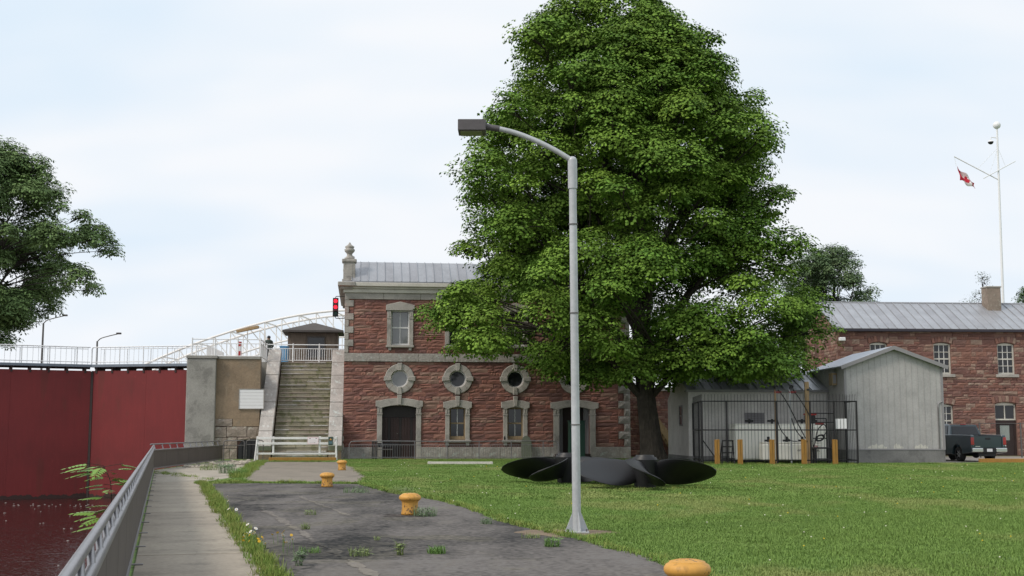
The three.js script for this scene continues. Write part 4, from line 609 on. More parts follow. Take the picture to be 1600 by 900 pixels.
{
  const o = thing('low_annex', 'low pale rendered annex with standing seam roof behind the fuel cage', 'shed', V(9.6, 0, -66.5), 3 * DEG), W = 7.7, D = 6.2;
  part(o, 'wall', ext(poly([[0, 0.3], [-D, 0.3], [-D, 3.5], [-D / 2, 5.0], [0, 3.85]].map(([z, y]) => [-z, y])), W, 0).rotateY(Math.PI / 2), m.plaster); const w = o.children[0].geometry; w.computeBoundingBox(); w.translate(-w.boundingBox.min.x, 0, -w.boundingBox.max.z); o.children[0].geometry = fin(w);
  part(o, 'base', bx(-0.03, W, 0, 0.32, -D, 0.04), m.baseGrey);
  const sl = Math.atan2(1.1, D / 2), ln = Math.hypot(1.1, D / 2) + 0.25, roof = part(o, 'roof_eave', bx(-0.15, W + 0.05, 3.78, 3.86, -0.3, 0.2), m.sidingTrim);
  for (let x = -0.1, k = 0; x < W - 0.1; x += 0.49, k++) { const g = merge([bx(x + 0.01, x + 0.48, 0, 0.03, -ln, 0), bx(x - 0.02, x + 0.02, 0, 0.09, -ln, 0)]); g.rotateX(sl).translate(0, 3.87, 0.22); part(roof, 'roof_panel', fin(g), k % 3 ? m.zinc : m.zincB); }
  const win = part(o, 'window', [bx(-0.05, 0.02, 1.95, 3.1, -2.5, -2.42), bx(-0.05, 0.02, 1.95, 3.1, -1.72, -1.64), bx(-0.05, 0.02, 1.95, 2.03, -2.42, -1.72), bx(-0.05, 0.02, 3.02, 3.1, -2.42, -1.72), bx(-0.05, 0.02, 2.49, 2.55, -2.42, -1.72)], m.sidingTrim); for (const y of [2.03, 2.55]) part(win, 'pane', bx(-0.02, 0.0, y, y + 0.46, -2.42, -1.72), m.glass);
  const lv = part(o, 'louvre_vent', [bx(3.12, 4.12, 2.02, 2.06, 0, 0.05), bx(3.12, 4.12, 2.62, 2.66, 0, 0.05), bx(3.08, 3.12, 2.02, 2.66, 0, 0.05), bx(4.12, 4.16, 2.02, 2.66, 0, 0.05)], m.sidingTrim); for (let i = 0; i < 6; i++) part(lv, 'slat', fin(bx(3.13, 4.11, -0.05, 0.05, -0.005, 0.005).rotateX(-0.6).translate(0, 2.11 + i * 0.095, 0.02)), m.sidingTrim);
  part(lv, 'backing', bx(3.12, 4.12, 2.06, 2.62, 0.0, 0.004), m.baseGrey);
}
{
  const o = thing('fuel_cage', 'tall black iron bar cage around the white fuel tanks', 'fence', V(9.5, 0, -61.2), 0), W = 7.75;
  const side = (a, b, gates, skip) => {
    const L = a.distanceTo(b), at = (t, y) => a.clone().lerp(b, t).setY(y);
    for (const y of [3.15, 1.72, 0.22]) part(o, 'rail', bar(at(0, y), at(1, y), 0.028, 4), m.iron);
    const n = Math.round(L / (skip ? 0.34 : 0.165)); for (let i = skip; i <= n; i++) part(o, 'bar', bar(at(i / n, 0.05), at(i / n, 3.5), 0.0095, 4), m.iron);
    for (const t of gates) part(o, 'post', bar(at(t, 0), at(t, 3.18), 0.05, 4), m.iron);
  };
  side(V(0, 0, 0), V(W, 0, 0), [0, 0.16, 0.482, 0.7, 0.855, 1], 0); side(V(W, 0, 0), V(W + 0.1, 0, -2.4), [1], 1); side(V(0, 0, 0), V(0.35, 0, -5.3), [0.35, 1], 1);
  for (const y of [2.55, 2.1]) part(o, 'gate_rail', bar(V(5.43, y, 0.02), V(6.62, y, 0.02), 0.026, 4), m.iron);
  part(o, 'brace', bar(V(0.05, 1.2, -0.1), V(0.85, 0.1, -0.2), 0.03, 4), m.iron);
}
solo('fence_notice', 'small white notice wired to the black cage near the grey shed', 'sign', rb(0, 0.55, 0, 0.5, 0, 0.012, 0.004), m.signWhite, V(16.2, 1.78, -61.24));
{
  const rr = rng(8), capsule = (L, r, seg = 20) => { const q = new THREE.CapsuleGeometry(r, L - 2 * r, 8, seg); return q.rotateZ(Math.PI / 2); };
  const tank = (name, label, x, z, L, h, d) => { const o = thing(name, label, 'tank', V(x, 0, z), 1 * DEG, 'white fuel tanks'); part(o, 'shell', rb(-L / 2, L / 2, 0.14, h, -d / 2, d / 2, 0.14), m.tank); for (const s of [-0.36, 0.36]) part(o, 'skid', bx(s * L - 0.12, s * L + 0.12, 0, 0.14, -d / 2 + 0.05, d / 2 - 0.05), m.iron); part(o, 'top_rim', rb(-L / 2 + 0.03, L / 2 - 0.03, h - 0.02, h + 0.05, -d / 2 + 0.03, d / 2 - 0.03, 0.03), m.tank); return o; };
  const big = tank('large_fuel_tank', 'large white fuel tank at the back of the iron cage', 14.07, -65.0, 4.85, 2.0, 1.6);
  for (const x of [-1.5, -0.3, 1.3, 1.9]) part(big, 'filler_pipe', [bar(V(x, 2.0, 0.2), V(x, 2.3, 0.2), 0.06, 10), bar(V(x - 0.25, 2.2, 0.2), V(x + 0.2, 2.2, 0.2), 0.05, 8)], m.iron);
  part(big, 'pump', [rb(1.5, 2.0, 2.02, 2.5, -0.1, 0.3, 0.03)], m.iron); part(big, 'pump_lid', rb(1.45, 2.05, 2.5, 2.6, -0.12, 0.32, 0.02), m.red);
  const small = tank('small_fuel_tank', 'smaller white lettered fuel tank before the larger one', 14.3, -63.0, 3.1, 1.06, 0.9);
  for (const x of [-1.15, -0.2, 0.6]) part(small, 'filler_pipe', [bar(V(x, 1.05, 0.1), V(x, 1.38, 0.1), 0.07, 10), bar(V(x - 0.2, 1.18, 0.1), V(x + 0.16, 1.18, 0.1), 0.05, 8)], m.iron);
  const c = document.createElement('canvas'); c.width = 256; c.height = 96; const k = c.getContext('2d'); k.fillStyle = '#ece8dc'; k.fillRect(0, 0, 256, 96); k.fillStyle = '#a8444a'; k.fillRect(178, 6, 44, 26); k.fillStyle = '#e8d9d6'; k.fillRect(186, 12, 28, 5); k.fillRect(186, 20, 28, 4); k.fillStyle = '#1d1a18'; k.font = 'bold 28px sans-serif'; k.textAlign = 'center'; k.fillText('OFF ROAD DIESEL', 128, 66, 246);
  const t = new THREE.CanvasTexture(c); t.colorSpace = THREE.SRGBColorSpace; part(small, 'lettering', new THREE.PlaneGeometry(1.25, 0.47).translate(0.82, 0.72, 0.453), M({ map: t, roughness: 0.5 }));
  const posts = [[10.16, 'beside the ladder, at the open end of the cage'], [11.3, 'between the ladder and the small tank'], [12.88, 'at the left end of the small tank'], [14.46, 'before the lettering of the small tank'], [16.0, 'before the black crate']];
  posts.forEach(([x, s]) => { const o = thing('guard_post', 'yellow brown timber guard post ' + s.replace('left ', 'plain '), 'post', V(x, 0, -60.75), 0.1, 'timber guard posts'); for (const d of [0, 1]) part(o, 'timber', rb(-0.105 + d * 0.11, -0.005 + d * 0.11, 0, 1.24 + 0.02 * rr(), -0.12, 0.12, 0.015), m.yellowWood); });
  for (const [x, h, label] of [[13.35, 3.75, 'slim wooden hose pole beside the middle of the cage'], [14.1, 3.75, 'slim pale hose pole between the two wooden poles']]) { const o = thing('hose_pole', label, 'pole', V(x, 0, -61.9)); part(o, 'pole', bar(V(0, 0, 0), V(0, h, 0), 0.045, 8), x < 14 ? m.tanWood : m.lamp); part(o, 'nozzle_bracket', rb(-0.05, 0.32, h - 0.18, h - 0.07, -0.04, 0.04, 0.02), m.redDark); part(o, 'nozzle', tube([V(0.02, h - 0.1, 0), V(0.02, h + 0.12, 0), V(0.1, h + 0.22, 0), V(0.18, h + 0.12, 0)], 0.045, 10), m.iron);
    part(o, 'hose', tube([V(0.15, h, 0.02), V(0.5, h - 0.5, 0.03), V(1.0, h - 1.5, 0.04), V(x < 14 ? 1.55 : 0.95, 1.3, -0.3)], 0.028, 20), m.hose); part(o, 'hose_loop', tube([V(0.05, 2.3, 0.03), V(0.25, 1.7, 0.05), V(0.7, 1.2, 0.05), V(1.1, 1.15, -0.2)], 0.024, 20), m.hose); }
  { const o = thing('wooden_pole', 'thick square wooden pole rising above the fuel tanks', 'pole', V(14.98, 0, -62.0)); part(o, 'pole', rb(-0.1, 0.1, 0, 4.15, -0.1, 0.1, 0.02), m.tanWood); part(o, 'cap', rb(-0.02, 0.12, 3.7, 3.8, 0.1, 0.14, 0.01), m.iron); }
  { const o = thing('hose_rack', 'tangled red and black hose reel rack beside the wooden pole', 'hose reel', V(15.6, 0, -62.1)); part(o, 'stand', [bar(V(-0.35, 0, 0), V(-0.35, 2.3, 0), 0.03, 6), bar(V(0.35, 0, 0), V(0.35, 2.3, 0), 0.03, 6), bar(V(-0.35, 2.3, 0), V(0.35, 2.3, 0), 0.03, 6), bar(V(-0.35, 1.3, 0), V(0.35, 1.3, 0), 0.03, 6)], m.iron); part(o, 'red_box', rb(-0.2, 0.2, 1.98, 2.12, -0.08, 0.08, 0.02), m.redDark); part(o, 'hose_coil', fin(new THREE.TorusGeometry(0.16, 0.05, 6, 22).scale(1.3, 0.8, 1).rotateZ(0.4).translate(0, 1.32, 0.05)), m.hose); part(o, 'hose_tail', tube([V(0.2, 1.4, 0.05), V(0.34, 1.7, 0.06), V(0.22, 2.0, 0.08), V(-0.1, 1.75, 0.1), V(-0.3, 1.0, 0.1), V(-0.5, 0.6, 0.1)], 0.026, 24), m.hose); }
  { const o = thing('step_ladder', 'black steel step ladder standing inside the cage', 'ladder', V(10.55, 0, -61.7)); for (const s of [0, 1]) { part(o, 'rail', bar(V(s * 0.62, 0, 0), V(0.12 + s * 0.52, 1.2, -0.4), 0.035, 4), m.iron); part(o, 'back_leg', bar(V(s * 0.62, 0, -0.8), V(0.12 + s * 0.52, 1.2, -0.42), 0.03, 4), m.iron); } for (let k = 0; k < 4; k++) part(o, 'tread', rb(0.03 + k * 0.03, 0.66, 0.25 + k * 0.3, 0.31 + k * 0.3, -0.2 - k * 0.1, -0.02 - k * 0.1, 0.01), m.iron); }
  { const o = thing('black_crate', 'black open frame stand near the end guard post', 'stand', V(15.6, 0, -61.6)); for (const x of [-0.4, 0.3]) for (const z of [-0.2, 0.15]) part(o, 'leg', rb(x - 0.06, x + 0.06, 0, 0.78, z - 0.05, z + 0.05, 0.01), m.black); part(o, 'top', rb(-0.48, 0.38, 0.78, 0.86, -0.28, 0.22, 0.01), m.black); part(o, 'shelf', rb(-0.44, 0.34, 0.25, 0.3, -0.24, 0.18, 0.01), m.black); }
}
// ---------------------------------------------------------------- pickup truck
{
  const o = thing('pickup_truck', 'dark teal pickup truck parked behind the grey shed, tailgate showing', 'pickup truck', V(25.72, 0, -66.2), 11 * DEG), s = 1.06;
  const side = (sx) => { // bedside and lower body, wheel arch cut
    const q = new THREE.Shape(); q.moveTo(0, 0.55); q.lineTo(0, 1.28); q.quadraticCurveTo(0, 1.34, 0.08, 1.34); q.lineTo(2.0, 1.36); q.lineTo(4.3, 1.3); q.lineTo(5.5, 1.18); q.quadraticCurveTo(5.75, 1.1, 5.75, 0.8); q.lineTo(5.7, 0.45); q.lineTo(5.2, 0.45); q.absarc(4.72, 0.45, 0.48, 0, Math.PI, false); q.lineTo(1.72, 0.42); q.absarc(1.24, 0.45, 0.48, 0, Math.PI, false); q.lineTo(0.1, 0.5); q.closePath();
    const g = new THREE.ExtrudeGeometry(q, { depth: 0.14, bevelEnabled: true, bevelSize: 0.04, bevelThickness: 0.04, bevelSegments: 3, curveSegments: 16 }); g.rotateY(Math.PI / 2).translate(sx < 0 ? -0.97 : 0.79, 0, 0); return fin(g);
  };
  part(o, 'bedside', side(-1), m.truck); part(o, 'bedside', side(1), m.truck);
  const tg = part(o, 'tailgate', rb(-0.82, 0.82, 0.7, 1.33, -0.1, -0.01, 0.03), m.truck); part(tg, 'handle', rb(-0.14, 0.14, 1.13, 1.24, -0.02, 0.008, 0.02), m.black); part(tg, 'top_cap', rb(-0.8, 0.8, 1.32, 1.36, -0.11, -0.0, 0.015), m.black); part(tg, 'badge', bx(-0.72, -0.45, 0.78, 0.81, -0.012, -0.004), m.chrome);
  part(o, 'bed_floor', [bx(-0.8, 0.8, 0.6, 0.7, -5.6, -0.08), bx(-0.8, 0.8, 0.7, 1.3, -2.05, -1.98), bx(-0.8, 0.8, 0.7, 1.18, -5.62, -4.4)], m.truck);
  const cab = fin(new ConvexGeometry([[-0.93, 1.28, -2.02], [0.93, 1.28, -2.02], [-0.93, 1.28, -4.5], [0.93, 1.28, -4.5], [-0.74, 1.9, -2.25], [0.74, 1.9, -2.25], [-0.7, 1.96, -2.6], [0.7, 1.96, -2.6], [-0.7, 1.94, -3.3], [0.7, 1.94, -3.3]].map((p) => V(...p)))); part(o, 'cab', cab, m.truck);
  part(o, 'rear_window', fin(new ConvexGeometry([[-0.78, 1.4, -2.035], [0.78, 1.4, -2.035], [-0.68, 1.82, -2.195], [0.68, 1.82, -2.195], [-0.78, 1.4, -2.08], [0.78, 1.4, -2.08], [-0.68, 1.82, -2.25], [0.68, 1.82, -2.25]].map((p) => V(...p)))), m.glass);
  for (const sx of [-1, 1]) part(o, 'side_window', fin(new ConvexGeometry([[0.935, 1.36, -2.3], [0.935, 1.36, -4.1], [0.77, 1.86, -2.45], [0.76, 1.86, -3.3], [0.9, 1.36, -2.3], [0.9, 1.36, -4.1], [0.7, 1.86, -2.45], [0.7, 1.86, -3.3]].map((p) => V(p[0] * sx, p[1], p[2])))), m.glass);
  part(o, 'brake_light', rb(-0.16, 0.16, 1.905, 1.945, -2.27, -2.2, 0.01), m.redLens);
  for (const sx of [-1, 1]) { const l = part(o, 'tail_light', rb(sx * 0.9 - 0.1, sx * 0.9 + 0.1, 0.86, 1.27, -0.12, 0.045, 0.03), m.redLens); part(l, 'reverse_lamp', rb(sx * 0.9 - 0.08, sx * 0.9 + 0.08, 0.8, 0.86, -0.1, 0.04, 0.01), m.signWhite); }
  for (const sx of [-1, 1]) part(o, 'bumper', rb(sx * 0.67 - 0.31, sx * 0.67 + 0.31, 0.5, 0.72, -0.12, 0.14, 0.04), m.chrome); part(o, 'bumper_step', rb(-0.36, 0.36, 0.48, 0.7, -0.12, 0.1, 0.02), m.black); part(o, 'licence_plate', rb(-0.155, 0.155, 0.53, 0.68, 0.1, 0.112, 0.004), m.signWhite);
  part(o, 'chassis', [bx(-0.5, 0.5, 0.3, 0.6, -5.3, -0.1), bar(V(-0.8, 0.4, -1.24), V(0.8, 0.4, -1.24), 0.09, 8), fin(new THREE.SphereGeometry(0.2, 12, 8).translate(0.05, 0.38, -1.24))], m.black);
  const tyre = lathe([[0.22, -0.13], [0.34, -0.13], [0.385, -0.1], [0.395, 0], [0.385, 0.1], [0.34, 0.13], [0.22, 0.13]], 28).rotateZ(Math.PI / 2);
  for (const sx of [-1, 1]) for (const z of [-1.24, -4.72]) { const w = part(o, 'wheel', tyre, m.tyre); w.position.set(sx * 0.83, 0.395, z); part(w, 'rim', lathe([[0, 0.06], [0.07, 0.08], [0.2, 0.05], [0.235, 0.11], [0.235, -0.1]], 20).rotateZ(sx < 0 ? Math.PI / 2 : -Math.PI / 2), m.chrome); for (let k = 0; k < 6; k++) part(w, 'spoke', fin(rb(0.05, 0.22, -0.03, 0.03, -0.01, 0.01, 0.006).rotateZ(k * Math.PI / 3).rotateY(sx < 0 ? -Math.PI / 2 : Math.PI / 2).translate(sx * 0.1, 0, 0)), m.chrome); }
  o.scale.setScalar(s);
}
solo('yellow_kerb', 'yellow painted kerb beam on the gravel beside the pickup truck', 'kerb', [rb(0, 9, 0, 0.22, -0.15, 0.15, 0.03)], m.yellowWood, V(24.7, 0, -64.9), -1.5 * DEG);
// ---------------------------------------------------------------- right-hand brick building, flagpole
{
  const T = 4 * DEG, o = thing('brick_building', 'long brown red stone building with arched windows and seamed metal roof', 'building', V(22.0, 0, -82), T), W = 20, Dp = 7.2;
  const win = [[2.82, 5.5, 7.66, 1.2], [7.24, 5.5, 7.66, 1.2], [11.7, 5.5, 7.66, 1.2], [16.1, 5.5, 7.66, 1.2], [2.82, 1.3, 3.5, 1.2], [7.24, 1.3, 3.5, 1.2], [16.1, 1.3, 3.5, 1.2]];
  const sh = poly([[0, 0], [W, 0], [W, 8.5], [0, 8.5]]), blocked = [];
  const archPath = (x, y0, y1, w) => { const p = new THREE.Path(); p.moveTo(x - w / 2, y0); p.lineTo(x + w / 2, y0); p.lineTo(x + w / 2, y1 - 0.14); p.quadraticCurveTo(x, y1 + 0.12, x - w / 2, y1 - 0.14); p.closePath(); return p; };
  for (const [x, y0, y1, w] of win) { sh.holes.push(archPath(x, y0, y1, w)); blocked.push(rectBlock(x - w / 2, x + w / 2, y0, y1 + 0.02), rectBlock(x - w / 2 - 0.16, x + w / 2 + 0.16, y1 + 0.02, y1 + 0.42)); }
  sh.holes.push(archPath(11.5, 0.02, 3.62, 1.5)); blocked.push(rectBlock(10.75, 12.25, 0, 3.64), rectBlock(10.6, 12.4, 3.64, 4.06));
  part(o, 'wall', ext(sh, 0.34, -0.4, 0, 8), m.mortarB);
  part(o, 'body', [bx(0.05, W, 0, 8.5, -Dp, -0.75), ext(poly([[0, 0], [-Dp, 0], [-Dp, 8.5], [-Dp / 2, 10.55], [0, 8.5]].map(([z, y]) => [-z, y])), 0.3, 0).rotateY(Math.PI / 2).scale(-1, 1, 1).rotateY(Math.PI)].map((g, i) => { if (i) { g.computeBoundingBox(); g.translate(0.05 - g.boundingBox.min.x, 0, -0.43 - g.boundingBox.max.z); } return fin(g); }), m.mortarB);
  stonework(o, { x0: 0, x1: W, y0: 0, y1: 8.4, courses: [0.16, 0.34], widths: [0.28, 1.05], blocked, mats: brownMats, tones: brownTones, seed: 51, single: 280 });
  stonework(o, { x0: 0, x1: Dp, y0: 0, y1: 8.5, courses: [0.18, 0.32], widths: [0.3, 0.9], blocked: [rectBlock(2.2, 3.1, 6.2, 7.8)], mats: brownMats, tones: brownTones, seed: 52, single: 0, turn: -Math.PI / 2, origin: V(0, 0, -Dp) });
  stonework(o, { x0: 0.9, x1: Dp - 0.9, y0: 8.5, y1: 9.9, courses: [0.2, 0.3], widths: [0.3, 0.8], blocked: [(a, b) => [-1, (b - 8.5) * 1.75], (a, b) => [Dp - (b - 8.5) * 1.75, Dp + 1]], mats: brownMats, tones: brownTones, seed: 53, single: 0, turn: -Math.PI / 2, origin: V(0, 0, -Dp) });
  for (const [x, y0, y1, w] of win) {
    const q = sashWindow(o, x, y0, y1 - 0.1, w, -0.26, m.cream, m.glass, 3, 4); part(q, 'sill', rb(x - w / 2 - 0.2, x + w / 2 + 0.2, y0 - 0.2, y0, -0.3, 0.12, 0.02), m.trim);
    for (let k = 0; k < 7; k++) { const t = (k - 3) / 3.5, g = rb(-0.1, 0.1, 0, 0.38, -0.2, 0.02, 0.015); g.rotateZ(-t * 0.32).translate(x + t * (w / 2 + 0.06), y1 + 0.02 - 0.12 * t * t, 0); part(q, 'arch_stone', fin(g), brownMats[k % 8]); }
    const hd = new THREE.Shape(); hd.moveTo(x - w / 2, y1 - 0.16); hd.lineTo(x + w / 2, y1 - 0.16); hd.quadraticCurveTo(x, y1 + 0.1, x - w / 2, y1 - 0.16); part(q, 'arch_head', ext(hd, 0.1, -0.27), m.cream);
  }
  { const x = 11.5, d = part(o, 'door', [bx(x - 0.75, x - 0.62, 0.02, 2.2, -0.34, -0.2), bx(x + 0.62, x + 0.75, 0.02, 2.2, -0.34, -0.2), bx(x - 0.75, x + 0.75, 2.2, 2.36, -0.34, -0.18)], m.doorBrown); part(d, 'door_leaf', bx(x - 0.62, x + 0.62, 0.02, 2.2, -0.34, -0.28), m.doorBrown); part(d, 'notice_pane', bx(x - 0.35, x + 0.3, 1.05, 2.05, -0.28, -0.262), M({ color: C(0.3, 0.34, 0.32), roughness: 0.3 }));
    const f = part(d, 'fanlight_frame', [bx(x - 0.74, x - 0.66, 2.4, 3.46, -0.3, -0.2), bx(x + 0.66, x + 0.74, 2.4, 3.46, -0.3, -0.2), bx(x - 0.66, x + 0.66, 2.4, 2.5, -0.3, -0.2), bx(x - 0.66, x + 0.66, 3.4, 3.6, -0.3, -0.2), bx(x - 0.035, x + 0.035, 2.5, 3.4, -0.3, -0.21)], m.cream); for (const s of [0, 1]) part(f, 'pane', bx(x - 0.66 + s * 0.695, x - 0.035 + s * 0.695, 2.5, 3.4, -0.27, -0.25), m.glass);
    for (let k = 0; k < 8; k++) { const t = (k - 3.5) / 3.8, g = rb(-0.11, 0.11, 0, 0.4, -0.2, 0.02, 0.015); g.rotateZ(-t * 0.3).translate(x + t * 0.86, 3.64 - 0.12 * t * t, 0); part(d, 'arch_stone', fin(g), brownMats[(k + 2) % 8]); } }
  part(o, 'eave', [rb(-0.25, W, 8.36, 8.52, -0.3, 0.34, 0.02)], M({ color: C(0.035, 0.03, 0.045), roughness: 0.6 }));
  const run = Dp / 2 + 0.3, sl = Math.atan2(2.15, run), ln = Math.hypot(2.15, run), roof = part(o, 'roof', ext(poly([[-0.1, 8.5], [-Dp + 0.1, 8.5], [-Dp / 2, 10.5]].map(([z, y]) => [-z, y])), W - 0.2, 0).rotateY(Math.PI / 2), m.zincB); { const g = roof.geometry; g.computeBoundingBox(); g.translate(0.15 - g.boundingBox.min.x, 0, -0.1 - g.boundingBox.max.z); roof.geometry = fin(g); }
  const rr = rng(9); for (let x = -0.3, k = 0; x < W; x += 0.62, k++) { const cut = ln * (0.3 + 0.4 * ((k * 0.37) % 1)); const g = merge([bx(x + 0.01, x + 0.61, 0, 0.03, -cut, 0), bx(x + 0.01, x + 0.61, -0.004, 0.022, -ln, -cut - 0.012), bx(x - 0.018, x + 0.018, 0, 0.08, -ln, 0)]); g.rotateX(sl).translate(0, 8.53, 0.32); part(roof, 'roof_panel', fin(g), rr() < 0.35 ? m.zincB : m.zinc); }
  part(roof, 'ridge_cap', bar(V(-0.3, 10.72, -Dp / 2), V(W, 10.72, -Dp / 2), 0.07, 6), m.zincB);
  const ch = part(o, 'chimney', rb(11.75, 12.75, 9.6, 11.75, -3.4, -2.5, 0.02), m.brickTan); part(ch, 'cap', rb(11.7, 12.8, 11.75, 11.85, -3.45, -2.45, 0.02), m.trim);
  part(o, 'flood_light', rb(0.05, 0.45, 7.7, 7.95, 0.0, 0.35, 0.05), m.signWhite);
}
{
  const o = thing('flagpole', 'tall white flagpole with yardarm and gaff behind the brown red building', 'flagpole', V(38.45, 0, -95), 0);
  part(o, 'pole', bar(V(0, 0, 0), V(0.3, 25.7, 0), 0.13, 12, 0.07), m.railWhite); part(o, 'ball', fin(new THREE.SphereGeometry(0.3, 18, 12).translate(0.3, 25.95, 0)), m.railWhite);
  part(o, 'gaff', bar(V(0.26, 21.5, 0), V(-3.22, 23.4, 0), 0.045, 6), m.railWhite); part(o, 'yardarm', bar(V(-1.0, 21.6, 0.1), V(1.6, 23.0, 0.1), 0.04, 6), m.railWhite);
  for (const [a, b] of [[V(0.29, 24.1, 0), V(-1.4, 22.4, 0)], [V(0.29, 24.1, 0), V(-0.5, 21.9, 0.1)], [V(0.29, 24.1, 0), V(0.8, 22.6, 0.1)], [V(-3.2, 23.38, 0), V(-3.08, 22.62, 0)]]) part(o, 'stay_line', bar(a, b, 0.012, 4), m.railWhite);
  const c = part(o, 'camera_arm', tube([V(0.29, 24.9, 0), V(-0.2, 24.95, 0), V(-0.25, 24.85, 0), V(-0.25, 24.6, 0)], 0.035, 12), m.railWhite); part(c, 'dome_camera', fin(new THREE.SphereGeometry(0.22, 14, 8, 0, Math.PI * 2, Math.PI / 2, Math.PI / 2).translate(-0.25, 24.6, 0)), m.black); part(c, 'camera_cap', lathe([[0, 0.12], [0.15, 0.1], [0.23, 0]], 14).translate(-0.25, 24.59, 0), m.signWhite);
  // flag: red, white with leaf, red, sagging from the gaff end
  const cv = document.createElement('canvas'); cv.width = 256; cv.height = 128; const k = cv.getContext('2d'); k.fillStyle = '#e9e6e6'; k.fillRect(0, 0, 256, 128); k.fillStyle = '#b8283c'; k.fillRect(0, 0, 64, 128); k.fillRect(192, 0, 64, 128);
  k.beginPath(); const L = [[0, -44], [9, -28], [19, -33], [15, -8], [28, -20], [31, -12], [46, -14], [41, 2], [47, 6], [25, 24], [28, 34], [2, 30], [2, 48]]; k.moveTo(128, 64 - 44); for (const [x, y] of L) k.lineTo(128 + x, 64 + y); for (const [x, y] of [...L].reverse()) k.lineTo(128 - x, 64 + y); k.closePath(); k.fill();
  const tx = new THREE.CanvasTexture(cv); tx.colorSpace = THREE.SRGBColorSpace;
  const nu = 30, nv = 16, g = new THREE.PlaneGeometry(1, 1, nu, nv), P = g.attributes.position; for (let i = 0; i < P.count; i++) { const u = P.getX(i) + 0.5, v = P.getY(i) + 0.5; P.setXYZ(i, 1.28 * u * (0.95 + 0.1 * v) + 0.22 * (1 - v), -1.35 * u - 1.15 * (1 - v) * (1 - 0.55 * u) + 0.06 * Math.sin(u * 9 + v * 3), 0.16 * Math.sin(u * 10 + v * 2.5) + 0.1 * Math.sin(v * 7)); } g.computeVertexNormals();
  const f = thing('flag', 'red and white maple leaf flag sagging from the gaff', 'flag', V(35.38, 22.62, -95)); part(f, 'cloth', g, M({ map: tx, side: THREE.DoubleSide, roughness: 0.9 }));
}
{ // thin wire fence before the brown building
  const o = thing('wire_fence', 'chain link fence with steel posts between the truck and brown building', 'fence', V(29.6, 0, -77.5), 0);
  for (let x = 0; x <= 9; x += 2.6) part(o, 'post', bar(V(x, 0, 0), V(x, 2.2, 0), 0.05, 8), m.railGrey); part(o, 'top_rail', bar(V(0, 2.15, 0), V(9, 2.15, 0), 0.018, 6), m.railGrey);
  const g = []; for (let x = -2; x < 9; x += 0.16) for (const d of [1, -1]) { const a = Math.max(0, x), b = Math.min(9, x + 2); if (b <= a) continue; const y = (t) => d > 0 ? (t - x) : 2 - (t - x); g.push(bar(V(a, 0.1 + y(a), 0), V(b, 0.1 + y(b), 0), 0.003, 3)); } const w = part(o, 'wire_mesh', g, m.railGrey); w.userData.kind = 'stuff';
}

// ---------------------------------------------------------------- trees
function leafSpray(seed, n, size, spread, droop, broad) {
  const r = rng(seed), P = [];
  const outline = broad ? [[0, 0], [0.34, 0.18], [0.5, 0.5], [0.24, 0.66], [0, 1.0], [-0.24, 0.66], [-0.5, 0.5], [-0.34, 0.18]] : [[0, 0], [0.26, 0.4], [0, 1.0], [-0.26, 0.4]];
  for (let i = 0; i < n; i++) {
    const s = size * (0.7 + 0.6 * r()), a = (i + r()) / n * Math.PI * 2, d = spread * Math.sqrt(r()), q = new THREE.Quaternion().setFromEuler(new THREE.Euler(droop * (0.4 + r()), a + (r() - 0.5) * 1.2, (r() - 0.5) * 0.7, 'YXZ')), c = V(Math.sin(a) * d, (r() - 0.5) * spread * 0.5, Math.cos(a) * d);
    const v = outline.map(([x, y]) => V(x * s, -Math.abs(x) * s * 0.35 * (r() < 0.5 ? 1 : 0.4), y * s).applyQuaternion(q).add(c));
    for (let k = 1; k < v.length - 1; k++) for (const w of [v[0], v[k], v[k + 1]]) P.push(w.x, w.y, w.z);
  }
  const g = new THREE.BufferGeometry(); g.setAttribute('position', new THREE.Float32BufferAttribute(P, 3)); g.computeVertexNormals(); return g;
}
function taper(pts, r0, r1, seg, rad) { const g = new THREE.TubeGeometry(new THREE.CatmullRomCurve3(pts), seg, 1, rad, false), P = g.attributes.position, c = new THREE.CatmullRomCurve3(pts); for (let i = 0; i <= seg; i++) { const p = c.getPointAt(i / seg), t = i / seg, R = mix(r0, r1, Math.pow(t, 0.8)); for (let j = 0; j <= rad; j++) { const k = i * (rad + 1) + j; P.setXYZ(k, p.x + (P.getX(k) - p.x) * R, p.y + (P.getY(k) - p.y) * R, p.z + (P.getZ(k) - p.z) * R); } } g.computeVertexNormals(); return fin(g); }
const leafMat = M({ color: 0xffffff, roughness: 0.7, side: THREE.DoubleSide, specularIntensity: 0.35 });
